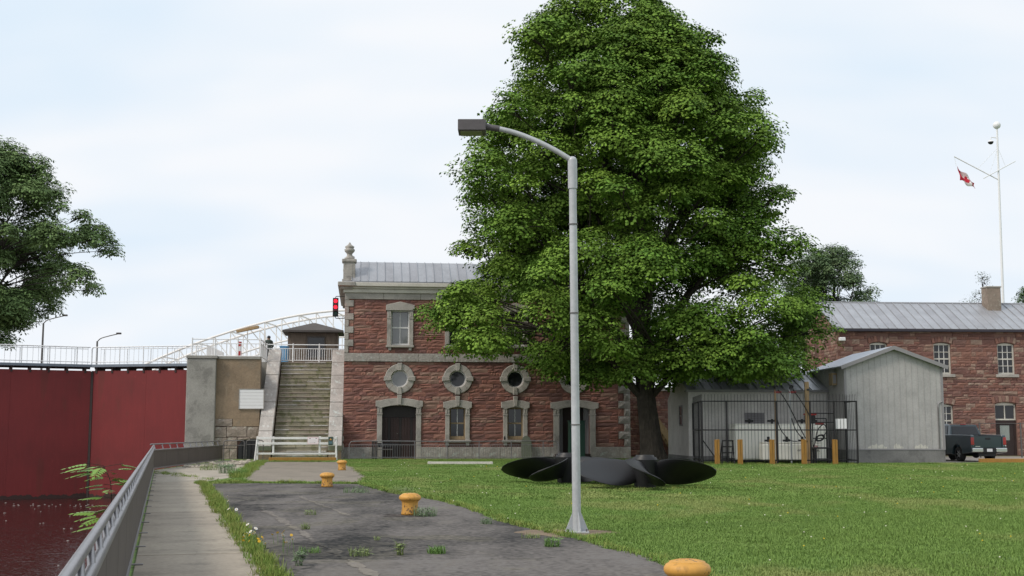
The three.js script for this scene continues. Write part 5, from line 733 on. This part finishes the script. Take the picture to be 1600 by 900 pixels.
function tree({ name, label, group, p, trunk, r0, env, y0, y1, clumps, perClump, clumpR, flat = 0.5, leaf, tint, seed, limbs = 9, inner = 0.55, gapN = 0, fork = 0.3, low = 0.16, rag = 0.16, extra = [] }) {
  const r = rng(seed), o = thing(name, label, 'tree', p, 0, group);
  const curve = new THREE.CatmullRomCurve3(trunk.map((q) => V(...q)));
  const tg = taper(trunk.map((q) => V(...q)), r0, r0 * 0.16, 28, 12); { const P = tg.attributes.position; for (let i = 0; i < P.count; i++) { const y = P.getY(i), f = y < 1.2 ? 1 + 0.32 * Math.pow(1 - clamp(y / 1.2), 2) : 1, a = Math.atan2(P.getZ(i), P.getX(i)); const k = f * (1 + 0.06 * Math.sin(a * 5 + y * 0.7) * (y < 3 ? 1 : 0.4)); P.setX(i, P.getX(i) * k); P.setZ(i, P.getZ(i) * k); } tg.computeVertexNormals(); }
  part(o, 'trunk', tg, m.bark);
  const C0 = [];
  for (let i = 0, guard = 0; i < clumps && guard < clumps * 60; guard++) {
    const y = mix(y0, y1, r()), e = env(y); if (!e) continue; const a = r() * Math.PI * 2, ca = Math.cos(a), rad = ca > 0 ? mix(e[2], e[1], ca) : mix(e[2], e[0], -ca), f = inner + (1 - inner) * Math.sqrt(r());
    if (gapN && n3(Math.cos(a) * 2.2, y * 0.28, Math.sin(a) * 2.2 + seed) > gapN) continue;
    const ir = 1 + rag * n3(Math.cos(a) * 1.7 + seed, y * 0.33, Math.sin(a) * 1.7); const R = clumpR * (0.5 + 0.95 * r()) * (0.65 + 0.35 * clamp(rad / 5)); const cx = (e[3] || 0) + Math.cos(a) * Math.max(0, rad * f * ir - R * 0.7), cz = Math.sin(a) * Math.max(0, rad * f * ir - R * 0.7);
    if (C0.some((k) => Math.hypot(k.x - cx, (k.y - y) * 1.5, k.z - cz) < Math.min(R, k.R) * 0.62)) continue;
    C0.push({ x: cx, y, z: cz, R, f }); i++;
  }
  for (const [x, y, z, R] of extra) C0.push({ x, y, z, R, f: 1 });
  // limbs: sectors of clumps share a limb that leaves the trunk below them
  const H = trunk[trunk.length - 1][1], groups = new Map();
  for (const c of C0) { const key = Math.floor((Math.atan2(c.z, c.x) / Math.PI + 1) * limbs / 4) + '|' + Math.floor((c.y - y0) / (y1 - y0) * 4.2); if (!groups.has(key)) groups.set(key, []); groups.get(key).push(c); }
  for (const list of groups.values()) {
    const cen = list.reduce((s, c) => s.add(V(c.x, c.y, c.z)), V()).multiplyScalar(1 / list.length), h = clamp((cen.y * (1 - fork) - Math.hypot(cen.x, cen.z) * 0.28) / H, low, 0.96), a = curve.getPoint(h), mid = a.clone().lerp(cen, 0.5).add(V(0, Math.hypot(cen.x - a.x, cen.z - a.z) * 0.16, 0)), end = a.clone().lerp(cen, 0.85);
    const rl = r0 * mix(0.36, 0.1, h) * (0.7 + 0.1 * Math.min(5, list.length)); const lc = new THREE.CatmullRomCurve3([a, mid, end]);
    const limb = part(o, 'limb', taper([a, mid, end], rl, rl * 0.35, 10, 7), m.bark), tw = [];
    for (const c of list) { const t = 0.45 + 0.5 * r(), b = lc.getPoint(t), e = V(c.x, c.y - c.R * flat * 0.2, c.z), k = b.clone().lerp(e, 0.5).add(V((r() - 0.5) * 0.5, 0.25 * r(), (r() - 0.5) * 0.5)); tw.push(taper([b, k, e], rl * 0.34, 0.02, 6, 5)); for (let q = 0; q < 5; q++) { const d = V(r() - 0.5, r() * 0.4 - 0.1, r() - 0.5).normalize().multiplyScalar(c.R * 0.85); tw.push(taper([e.clone().lerp(k, 0.3), e.clone().add(d.clone().multiplyScalar(0.5)), e.clone().add(d)], 0.03, 0.01, 3, 4)); } }
    part(limb, 'twigs', tw, m.bark);
  }
  const sprays = [0, 1, 2].map((k) => leafSpray(seed * 10 + k, leaf.n, leaf.size, leaf.spread, leaf.droop, leaf.broad)), mats = [[], [], []];
  const q = new THREE.Quaternion(), up = V(0, 1, 0), mt = new THREE.Matrix4();
  for (const c of C0) {
    const n = Math.round(perClump * Math.pow(c.R / clumpR, 2) * (0.75 + 0.5 * r())), hue = 0.25 + 0.5 * r(), lum = 0.88 + 0.24 * r();
    for (let i = 0; i < n; i++) {
      const a = r() * Math.PI * 2, cy = mix(-0.75, 1, Math.pow(r(), 0.75)), s = Math.sqrt(1 - cy * cy), d = V(Math.cos(a) * s, cy, Math.sin(a) * s), k = c.R * (0.45 + 0.62 * Math.pow(r(), 0.7));
      const w = 1 + 0.35 * n3(c.x + d.x * 1.6, c.y + d.y * 1.6, c.z + d.z * 1.6), pos = V(c.x + d.x * k * w, c.y + d.y * k * flat * w - 0.16 * k * s * s, c.z + d.z * k * w);
      q.setFromUnitVectors(up, d.clone().lerp(up, 0.45 + 0.3 * r()).normalize()).multiply(new THREE.Quaternion().setFromAxisAngle(up, r() * 6.28)); const sc = 0.7 + 0.6 * r();
      mt.compose(pos, q, V(sc, sc, sc)); const v = Math.floor(r() * 3), l = lum * (0.75 + 0.5 * r()), blend = clamp(hue + (r() - 0.5) * 0.5);
      mats[v].push([mt.clone(), C(mix(tint[0][0], tint[1][0], blend) * l, mix(tint[0][1], tint[1][1], blend) * l, mix(tint[0][2], tint[1][2], blend) * l)]);
    }
  }
  const crown = new THREE.Group(); crown.name = 'crown'; o.add(crown);
  mats.forEach((list, v) => { const im = new THREE.InstancedMesh(sprays[v], leafMat, list.length); im.name = 'leaves'; im.userData.kind = 'stuff'; list.forEach(([x, c], i) => { im.setMatrixAt(i, x); im.setColorAt(i, c); }); im.castShadow = im.receiveShadow = true; crown.add(im); });
  return o;
}
const lerpEnv = (rows) => (y) => { if (y < rows[0][0] || y > rows[rows.length - 1][0]) return null; for (let i = 1; i < rows.length; i++) if (y <= rows[i][0]) { const t = (y - rows[i - 1][0]) / (rows[i][0] - rows[i - 1][0]); return rows[i].slice(1).map((v, k) => mix(rows[i - 1][k + 1], v, t)); } };
// rows: height, reach to the left, reach to the right, reach in depth (metres from the trunk's foot)
tree({ name: 'maple_tree', label: 'tall broad maple in full leaf standing behind the propellers', p: V(7.62, 0, -66.4), seed: 7, low: 0.27, r0: 0.66,
  trunk: [[0.05, -0.1, 0], [-0.15, 1.5, 0], [-0.35, 3.5, 0.1], [-0.5, 6, 0], [-0.9, 9.5, -0.1], [-1.6, 13, 0], [-2.4, 17, 0.2], [-2.8, 21, 0]],
  env: lerpEnv([[4.5, 1.0, 3.2, 3], [5.2, 8.6, 8.8, 4], [6.5, 12.6, 9.8, 5], [8.2, 13.2, 10.0, 6.4], [9.4, 12.8, 9.4, 8], [10.2, 10.6, 8.0, 8], [12, 11, 7.4, 8], [14, 10.8, 7.4, 8], [15.5, 11.3, 7.3, 7.8], [17.2, 11.2, 7.2, 7.4], [18.8, 10.1, 6.9, 6.8], [20.7, 9.2, 6.2, 5.8], [22.7, 8.4, 4.0, 4.6], [24.4, 7.0, 1.2, 3.4], [25.9, 4.4, -0.8, 1.6]]),
  y0: 4.8, y1: 26, clumps: 470, perClump: 84, clumpR: 1.35, flat: 0.55, leaf: { n: 13, size: 0.135, spread: 0.32, droop: 0.5, broad: true }, tint: [[0.08, 0.17, 0.026], [0.19, 0.30, 0.042]], limbs: 12, inner: 0.46, gapN: 0.5, extra: [[1.6, 5.7, 1.5, 1.1], [3.1, 5.3, 1.0, 1.0], [-1.8, 5.8, 1.4, 1.1], [0.4, 6.2, 1.8, 1.2], [2.4, 6.6, 1.6, 1.2], [4.4, 5.7, 1.2, 1.1], [1.9, 4.75, 1.2, 0.7], [5.6, 5.3, 0.6, 0.9], [-3.2, 6.1, 1.2, 1.2], [1.2, 4.7, 1.4, 0.9], [0.5, 5.1, 1.7, 0.95], [2.2, 5.0, 0.4, 1.0], [2.2, 5.6, -1.6, 1.2], [3.8, 6.4, -1.0, 1.3]] });
tree({ name: 'poplar_tree', label: 'broad dark green tree rising behind the red lock gate', p: V(-46.5, 5.2, -104), seed: 17, r0: 0.6, group: 'trees behind the lock and buildings',
  trunk: [[0, -0.1, 0], [0.4, 3, 0], [0.8, 6, 0], [1.0, 10, 0], [1.2, 15, 0.2], [1.0, 19, 0]],
  env: lerpEnv([[4.0, 1, 3.6, 1.5], [5.5, 3, 4.4, 3], [7.5, 6, 8.5, 5], [8.6, 7, 12.3, 7], [10.5, 8, 12.4, 7], [13.5, 8, 12.0, 7], [15.5, 8, 10.6, 6.5], [17.5, 7, 8.4, 5.5], [19.3, 5, 6.2, 4], [20.8, 3, 3.8, 2]]),
  y0: 4.2, y1: 20.6, clumps: 230, perClump: 120, clumpR: 1.35, flat: 0.75, leaf: { n: 9, size: 0.23, spread: 0.3, droop: 0.4, broad: false }, tint: [[0.10, 0.17, 0.065], [0.17, 0.25, 0.085]], limbs: 8, inner: 0.3, gapN: 0.55 });
tree({ name: 'ash_tree', label: 'grey green leafy tree behind the brown building roof, next to the maple', p: V(30.8, 0, -116), seed: 27, r0: 0.5, group: 'trees behind the lock and buildings',
  trunk: [[0, 0, 0], [0.2, 5, 0], [0, 10, 0], [0.2, 17, 0]],
  env: lerpEnv([[9, 5, 5, 4], [12.5, 6.2, 6.2, 5], [15, 6.0, 6.0, 5], [17, 5.4, 4.4, 4], [18.6, 3.4, 2.0, 2.4], [19.6, 1.6, 0.4, 1]]),
  y0: 9.5, y1: 19.2, clumps: 95, perClump: 90, clumpR: 1.2, flat: 0.85, leaf: { n: 9, size: 0.22, spread: 0.3, droop: 0.4, broad: false }, tint: [[0.085, 0.14, 0.07], [0.14, 0.2, 0.09]], limbs: 8, inner: 0.25, gapN: 0.5 });
tree({ name: 'sparse_tree', label: 'thin pale half-bare tree behind the chimney', p: V(46, 0, -118), seed: 37, r0: 0.3, group: 'trees behind the lock and buildings',
  trunk: [[0, 0, 0], [0, 6, 0], [0.1, 12, 0], [0, 16, 0]],
  env: lerpEnv([[9, 2.6, 2.6, 2], [13.5, 2.7, 2.7, 2.4], [15.5, 1.8, 2.0, 1.6], [17, 0.5, 0.8, 0.5]]),
  y0: 9.5, y1: 16.8, clumps: 26, perClump: 16, clumpR: 0.9, flat: 0.9, leaf: { n: 6, size: 0.14, spread: 0.35, droop: 0.4, broad: false }, tint: [[0.11, 0.14, 0.10], [0.16, 0.19, 0.14]], limbs: 6, inner: 0.2 });
tree({ name: 'leafy_tree', label: 'leafy green tree just past the chimney', p: V(52.2, 0, -119), seed: 47, r0: 0.35, group: 'trees behind the lock and buildings',
  trunk: [[0, 0, 0], [0, 6, 0], [0.1, 12, 0], [0, 16, 0]],
  env: lerpEnv([[9, 3, 3, 2.5], [13.5, 3.6, 3, 3], [16, 2.6, 2.4, 2], [17.6, 0.8, 0.8, 0.5]]),
  y0: 9.5, y1: 17.4, clumps: 40, perClump: 60, clumpR: 1.0, flat: 0.8, leaf: { n: 9, size: 0.2, spread: 0.3, droop: 0.4, broad: false }, tint: [[0.085, 0.14, 0.07], [0.14, 0.2, 0.09]], limbs: 6, inner: 0.2 });

// ---------------------------------------------------------------- grass, weeds, flowers
function tuft(seed, n, h, spread, lean, w) {
  const r = rng(seed), P = [];
  for (let i = 0; i < n; i++) { const a = r() * 6.28, d = spread * Math.sqrt(r()), x = Math.cos(a) * d, z = Math.sin(a) * d, b = r() * 6.28, l = lean * r() * h, H = h * (0.5 + 0.6 * r()), dx = Math.cos(b), dz = Math.sin(b), ww = w * (0.7 + 0.6 * r());
    const p0 = [x - dz * ww, 0, z + dx * ww], p1 = [x + dz * ww, 0, z - dx * ww], p2 = [x + dz * ww * 0.7 + dx * l * 0.4, H * 0.6, z - dx * ww * 0.7 + dz * l * 0.4], p3 = [x - dz * ww * 0.7 + dx * l * 0.4, H * 0.6, z + dx * ww * 0.7 + dz * l * 0.4], p4 = [x + dx * l, H, z + dz * l]; P.push(...p0, ...p1, ...p2, ...p0, ...p2, ...p3, ...p3, ...p2, ...p4); }
  const g = new THREE.BufferGeometry(); g.setAttribute('position', new THREE.Float32BufferAttribute(P, 3)); g.computeVertexNormals(); return g;
}
const grassMat = M({ color: 0xffffff, roughness: 0.8, side: THREE.DoubleSide, specularIntensity: 0.3 });
function scatter(name, label, geos, list) {
  const o = new THREE.Group(); o.name = name; o.userData = { label, category: 'grass', kind: 'stuff' }; scene.add(o); const q = new THREE.Quaternion(), mt = new THREE.Matrix4();
  geos.forEach((g, v) => { const L = list.filter((e) => e.v === v); if (!L.length) return; const im = new THREE.InstancedMesh(g, grassMat, L.length); im.name = 'blades'; im.userData.kind = 'stuff'; L.forEach((e, i) => { q.setFromAxisAngle(V(0, 1, 0), e.a); mt.compose(V(e.x, e.y, e.z), q, V(e.s, e.s * e.h, e.s)); im.setMatrixAt(i, mt); im.setColorAt(i, e.c); }); im.castShadow = im.receiveShadow = true; o.add(im); });
}
{
  const r = rng(61), list = [], shapes = [1, 2, 3].map((k) => tuft(70 + k, 14, 0.044, 0.10, 1.1, 0.0042));
  const far = [4, 5].map((k) => tuft(70 + k, 16, 0.05, 0.22, 1.1, 0.010));
  const walkPoly = [xz(inW(-3, 0, 30)), xz(inW(-3, 0, -26)), xz(inW(1.52, 0, -26)), xz(inW(1.52, 0, 30))], bare = (x, z) => inPoly(walkPoly, x, z) || inPoly(asphaltPoly, x, z) || inPoly(apronPoly, x, z) || inPoly(brokenPoly, x, z) || Math.hypot(x - 1.06, (z + 20.2) * 1.1) < 0.62;
  const colour = (x, z) => { const dry = sstep(0.05, 0.75, n2(x * 0.16, z * 0.1) * 0.6 + n2(x * 0.6 + 9, z * 0.3) * 0.45 + 0.1), l = 0.85 + 0.3 * r(); return C(mix(0.165, 0.31, dry * 0.55) * l, mix(0.26, 0.32, dry * 0.55) * l, mix(0.065, 0.125, dry * 0.55) * l); };
  for (let i = 0; i < 400000; i++) {
    const u = r(), D = 12.5 + 60 * Math.pow(u, 0.72), x = mix(-0.34 * D, 0.445 * D + 0.6, r()), z = -D; if (x < -8.8 - 0.02 * D) continue; if (bare(x, z)) continue; if (x > 22.2 && D > 64.2) continue; if (D > 66.4 && x > 9.3) continue; if (x > 17.3 && x < 22.7 && D > 63.7) continue;
    const dens = D < 24 ? 1 : D < 36 ? 0.62 : 0.5; if (r() > dens) continue; if (list.length > 175000) break;
    const worn = (z < -54.6 && z > -57 && x > -7.4 && x < 2.3) ? 0.45 : 1; list.push({ x, y: -0.004, z, a: r() * 6.28, s: 0.8 + 0.5 * r(), h: worn * (0.75 + 0.5 * r() + 0.25 * n2(x * 0.5, z * 0.5)), v: D < 30 ? Math.floor(r() * 3) : 3 + Math.floor(r() * 2), c: colour(x, z) });
  }
  scatter('grass', 'short mown green lawn grass', [...shapes, ...far], list);
  // fringe along the asphalt and in the walkway joint, taller
  const tall = [1, 2, 3].map((k) => tuft(170 + k, 16, 0.15, 0.09, 0.8, 0.004)), fr = [];
  const add = (x, z, h, n, sp) => { for (let i = 0; i < n; i++) { const dry = r(); fr.push({ x: x + (r() - 0.5) * sp, y: 0, z: z + (r() - 0.5) * sp, a: r() * 6.28, s: 0.75 + 0.5 * r(), h: h * (0.6 + 0.7 * r()), v: Math.floor(r() * 3), c: C(mix(0.12, 0.27, dry) , mix(0.23, 0.29, dry), mix(0.04, 0.085, dry)) }); } };
  for (let s = 4; s > -25.5; s -= 0.085) { const e = n2(s * 0.7, 4), w = 0.10 + 0.08 * e, k = clamp(0.75 + 0.5 * n2(s * 1.1, 9)); const p = inW(1.58 + 0.06 * n2(s * 0.5, 2), 0, s); add(p.x, p.z, 0.55 + 0.35 * k, Math.round(2.6 * k + (s < -12 ? 2 : 1)), 0.16 + w); }
  for (let t = 0; t < 1; t += 0.008) { add(mix(-9.9, -4.6, t), mix(-39.9, -38.9, t), 0.5 + 0.4 * n2(t * 12, 1), 2, 0.4); add(mix(-13.7, -9.7, t), mix(-66.6, -43.4, t), 0.9, n2(t * 9, 7) > -0.3 ? 5 : 1, 0.7); add(mix(-15.2, -9.6, t), mix(-51, -41, t), 0.5, n2(t * 14, 3) > 0.35 ? 3 : 0, 0.8); add(mix(-14, -10, t), -66.9, 0.6, 2, 0.5); add(mix(9.4, 17.3, t), -60.5 - 0.4 * r(), 0.7, 2, 0.5); add(mix(1.7, 5.9, t), -33.6 - 3.5 * r(), 0.55, 2, 0.5); }
  asphaltPoly.forEach((p, i) => { if (i < 5 || i > 19) return; const q = asphaltPoly[i + 1], L = Math.hypot(q[0] - p[0], q[1] - p[1]); for (let d = 0; d < L; d += 0.07) { const t = d / L; if (n2(p[0] * 2 + d * 2.2, i) > -0.35) add(mix(p[0], q[0], t) + 0.08, mix(p[1], q[1], t), 0.5, 2, 0.22); } });
  scatter('verge_grass', 'longer ragged grass and weeds along the pavement edges', tall, fr);
  // clover heads scattered over the lawn
  const head = new THREE.SphereGeometry(0.011, 6, 4), im = new THREE.InstancedMesh(head, M({ color: C(0.8, 0.8, 0.7) }), 700); im.name = 'clover_flowers'; im.userData = { kind: 'stuff', label: 'tiny pale clover heads dotted over the lawn', category: 'flowers' };
  const mt = new THREE.Matrix4(); let n = 0; for (let i = 0; i < 9000 && n < 130; i++) { const D = 14 + 52 * r(), x = mix(-0.1 * D, 0.43 * D, r()); if (bare(x, -D) || (D > 60 && x > 9) || n2(x * 0.35, D * 0.3) < -0.1) continue; const s = 0.8 + D / 45; mt.compose(V(x, 0.055 + 0.02 * r(), -D), new THREE.Quaternion(), V(s, s * 0.8, s)); im.setMatrixAt(n, mt); im.setColorAt(n++, r() < 0.25 ? C(0.8, 0.6, 0.05) : C(0.8, 0.8, 0.68)); } im.count = n; scene.add(im);
}
{ // single weeds in the asphalt, flowers along the joint
  const r = rng(71), weedMats = [C(0.13, 0.25, 0.05), C(0.2, 0.26, 0.09), C(0.15, 0.22, 0.11)].map((c) => M({ color: c, roughness: 0.85, side: THREE.DoubleSide, transmission: 0.2, thickness: 0 }));
  const weedGeo = (seed, h, sp, n) => { const q = rng(seed), gs = [tuft(seed, n, h, sp, 0.9, 0.005)], sprig = leafSpray(seed + 5, 10, h * 0.3, sp * 0.5, 0.3, false); for (let k = 0; k < 6; k++) gs.push(sprig.clone().rotateY(q() * 6).translate((q() - 0.5) * sp, h * (0.25 + 0.5 * q()), (q() - 0.5) * sp)); return merge(gs.map((g) => { g = g.clone(); g.computeVertexNormals(); return g; })); };
  const W = [['weed_patch', 'leafy weeds against the middle bollard in the asphalt', -1.72, -24.1, 0.22, 0.5, 120, 2], ['weed_patch', 'dense bright weed cushion with orange flowers in the asphalt', -1.02, -16.8, 0.12, 0.26, 150, 0], ['weed_patch', 'tall thin dry weed sprig in the asphalt', -1.5, -16.6, 0.22, 0.1, 30, 1], ['weed_patch', 'low spreading yellowish weeds in the asphalt', -2.03, -16.5, 0.14, 0.3, 60, 1], ['weed_patch', 'green weed tuft near the street lamp foot', 0.58, -17.8, 0.17, 0.25, 90, 0], ['weed_patch', 'grey green bushy weeds at the lawn corner of the asphalt', -4.2, -33.3, 0.2, 0.75, 150, 2], ['weed_patch', 'pale bushy weeds at the lawn edge behind the middle bollard', -3.0, -33.2, 0.24, 0.7, 120, 1], ['weed_patch', 'small weed tuft in a long asphalt crack', -3.5, -20.9, 0.14, 0.16, 40, 1], ['weed_patch', 'small dry weed tuft further along the asphalt crack', -4.0, -24.5, 0.13, 0.25, 40, 1], ['weed_patch', 'short grass tuft at the lawn edge of the asphalt', -0.45, -22.1, 0.13, 0.22, 60, 2], ['weed_patch', 'tiny weed sprout in the open asphalt', -2.05, -18.8, 0.08, 0.1, 24, 1], ['weed_patch', 'bushy weed at the broken concrete edge', -11.3, -48.6, 0.55, 0.7, 110, 2], ['weed_patch', 'weed clump on the broken concrete by the railing bend', -12.9, -52.5, 0.4, 0.9, 120, 1], ['weed_patch', 'weed clump where apron and broken concrete meet', -10.3, -46, 0.4, 0.8, 130, 0], ['weed_patch', 'feathery tall weed beside the daisies', -2.62, -15.3, 0.26, 0.1, 16, 2], ['weed_patch', 'low weed spread beside the daisies', -2.75, -16.9, 0.1, 0.3, 60, 0], ['weed_patch', 'small weed tuft by the gravelly asphalt edge', 0.3, -19.2, 0.1, 0.3, 50, 1]];
  W.forEach(([n, l, x, z, h, s, k, c], i) => solo(n, l, 'weed', weedGeo(300 + i * 7, h, s / 2, k), weedMats[c], V(x, 0, z), r() * 6, 'weeds growing through the pavement'));
  const petal = M({ color: C(0.8, 0.8, 0.78), roughness: 0.7, side: THREE.DoubleSide }), eye = M({ color: C(0.7, 0.42, 0.03) }), stem = weedMats[0], gold = M({ color: C(0.75, 0.45, 0.02), side: THREE.DoubleSide });
  const petals = (() => { const P = []; for (let k = 0; k < 12; k++) { const a = k / 12 * 6.283, b = 0.22, f = (an, d, y) => [Math.cos(an) * d, y, Math.sin(an) * d]; P.push(...f(a, 0.004, 0), ...f(a - b, 0.026, 0.002), ...f(a, 0.032, 0), ...f(a, 0.004, 0), ...f(a, 0.032, 0), ...f(a + b, 0.026, 0.002)); } const g = new THREE.BufferGeometry(); g.setAttribute('position', new THREE.Float32BufferAttribute(P, 3)); g.computeVertexNormals(); return g; })();
  const flower = (x, z, h, white) => { const o = thing(white ? 'daisy' : 'yellow_flower', white ? 'white daisy in the weedy joint beside the walkway' : 'small yellow flower in the weedy joint beside the walkway', 'flower', V(x, 0, z), r() * 6, white ? 'white daisies along the walkway joint' : 'yellow flowers along the walkway joint'); const t = V((r() - 0.5) * 0.08, h, (r() - 0.5) * 0.08); part(o, 'stem', tube([V(0, 0, 0), V(t.x * 0.3, h * 0.5, t.z * 0.3), t], 0.003, 5, 4), stem); const f = part(o, 'petals', petals, white ? petal : gold); f.position.copy(t); f.rotation.set(0.5 + 0.5 * r(), 0, (r() - 0.5) * 0.6); if (!white) f.scale.setScalar(0.75); part(f, 'flower_eye', new THREE.SphereGeometry(0.009, 8, 5).scale(1, 0.6, 1), eye); };
  for (let i = 0; i < 16; i++) { const s = [-2.6, -3.1, -3.4, -2.9, -3.8, -4.2, -2.2, -1.8, -1.4, -2.0, -9, -10.5, -7.6, -12, -3.3, -1.6][i], p = inW(1.62 + (i > 6 && i < 10 ? 0.35 : 0) + 0.2 * (r() - 0.5), 0, s); flower(p.x, p.z, 0.16 + 0.12 * r(), true); }
  for (let i = 0; i < 16; i++) { const p = inW(i < 9 ? 1.5 + 0.25 * r() : 1.95 + 0.35 * r(), 0, -2.2 - 1.6 * r()); flower(p.x, p.z, 0.12 + 0.08 * r(), false); }
  // rubble on the broken concrete
  const rub = rng(81), stones = []; for (let i = 0; i < 90; i++) { const t = rub(), x = mix(-15.9, -13.6, rub()) + (1 - t) * 0.6, z = mix(-56, -68.5, t), s = 0.05 + 0.16 * rub() * rub(); stones.push(fin(new THREE.DodecahedronGeometry(s, 0).scale(1.3, 0.6, 1).rotateY(rub() * 6).translate(x, s * 0.3, z))); } const ru = solo('rubble', 'loose pale concrete rubble between the railing and barrier', 'rubble', stones, m.paleSlab); ru.userData.kind = 'stuff';
}
{ // sapling growing out of the lock wall
  const o = thing('sapling', 'bright green sapling growing from the lock wall beside the railing', 'sapling', inW(-0.14, -1.2, -15.6), WT), r = rng(91), leafG = M({ color: C(0.17, 0.33, 0.035), roughness: 0.6, side: THREE.DoubleSide, transmission: 0.2, thickness: 0 });
  const st = [V(0, 0, 0), V(-0.42, 0.5, 0), V(-0.62, 1.1, 0.05), V(-0.68, 1.7, 0), V(-0.85, 2.05, 0)]; part(o, 'stem', taper(st, 0.022, 0.008, 14, 6), m.bark); const c = new THREE.CatmullRomCurve3(st);
  const frond = () => { const P = []; for (let k = 0; k < 6; k++) for (const s of k === 5 ? [0] : [-1, 1]) { const x = 0.06 + k * 0.07, L = 0.17 * (1 - 0.06 * k), a = s * 1.0, d = V(Math.cos(a), -0.25, Math.sin(a)).multiplyScalar(L), n = V(-Math.sin(a), 0.1, Math.cos(a)).multiplyScalar(L * 0.26), b = V(x, -0.05 * x * x * 8, 0), m1 = b.clone().add(d.clone().multiplyScalar(0.45)), e = b.clone().add(d); for (const v of [b, m1.clone().add(n), e, b, e, m1.clone().sub(n)]) P.push(v.x, v.y, v.z); } for (let k = 0; k < 5; k++) { const f = (x) => [x, -0.05 * x * x * 8], [xa, ya] = f(k * 0.085), [xb, yb] = f(k * 0.085 + 0.085); P.push(xa, ya, -0.004, xb, yb, -0.004, xb, yb, 0.004, xa, ya, -0.004, xb, yb, 0.004, xa, ya, 0.004); } const g = new THREE.BufferGeometry(); g.setAttribute('position', new THREE.Float32BufferAttribute(P, 3)); g.computeVertexNormals(); return g; }; const fg = frond();
  [[0.95, 2.9], [1, 3.6], [0.98, 0.3], [0.9, 5.6], [0.85, 3.2], [0.86, 1.4], [0.74, 0.2], [0.7, 5.2], [0.66, 2.6], [0.55, 0.6], [0.5, 3.9], [0.42, 2.9], [0.4, 3.4], [0.36, 0.2], [0.3, 3.0], [0.25, 5.9], [0.92, 3.3], [0.6, 0.0], [0.97, 2.4], [0.96, 4.4], [0.88, 2.7], [0.8, 3.7], [0.78, 0.9], [0.7, 3.3], [0.65, 4.6], [0.58, 2.9], [0.52, 5.6], [0.47, 2.4], [0.38, 3.8], [0.33, 4.5]].forEach(([t, a], i) => { const p = c.getPoint(t), L = i < 5 || t < 0.45 ? 0.45 : 0.16, d = V(Math.cos(a), 0.15, -Math.sin(a)).multiplyScalar(L), q = part(o, 'twig', bar(p, p.clone().add(d), 0.006, 4), m.bark); const f = part(o, 'leaf_frond', fg, leafG); f.position.copy(p).add(d.multiplyScalar(0.8)); f.rotation.set((r() - 0.5) * 0.5, a, -0.1 + 0.2 * r()); f.scale.setScalar(0.95 + 0.4 * r()); });
}

setup(scene);
renderer.render(scene, camera);
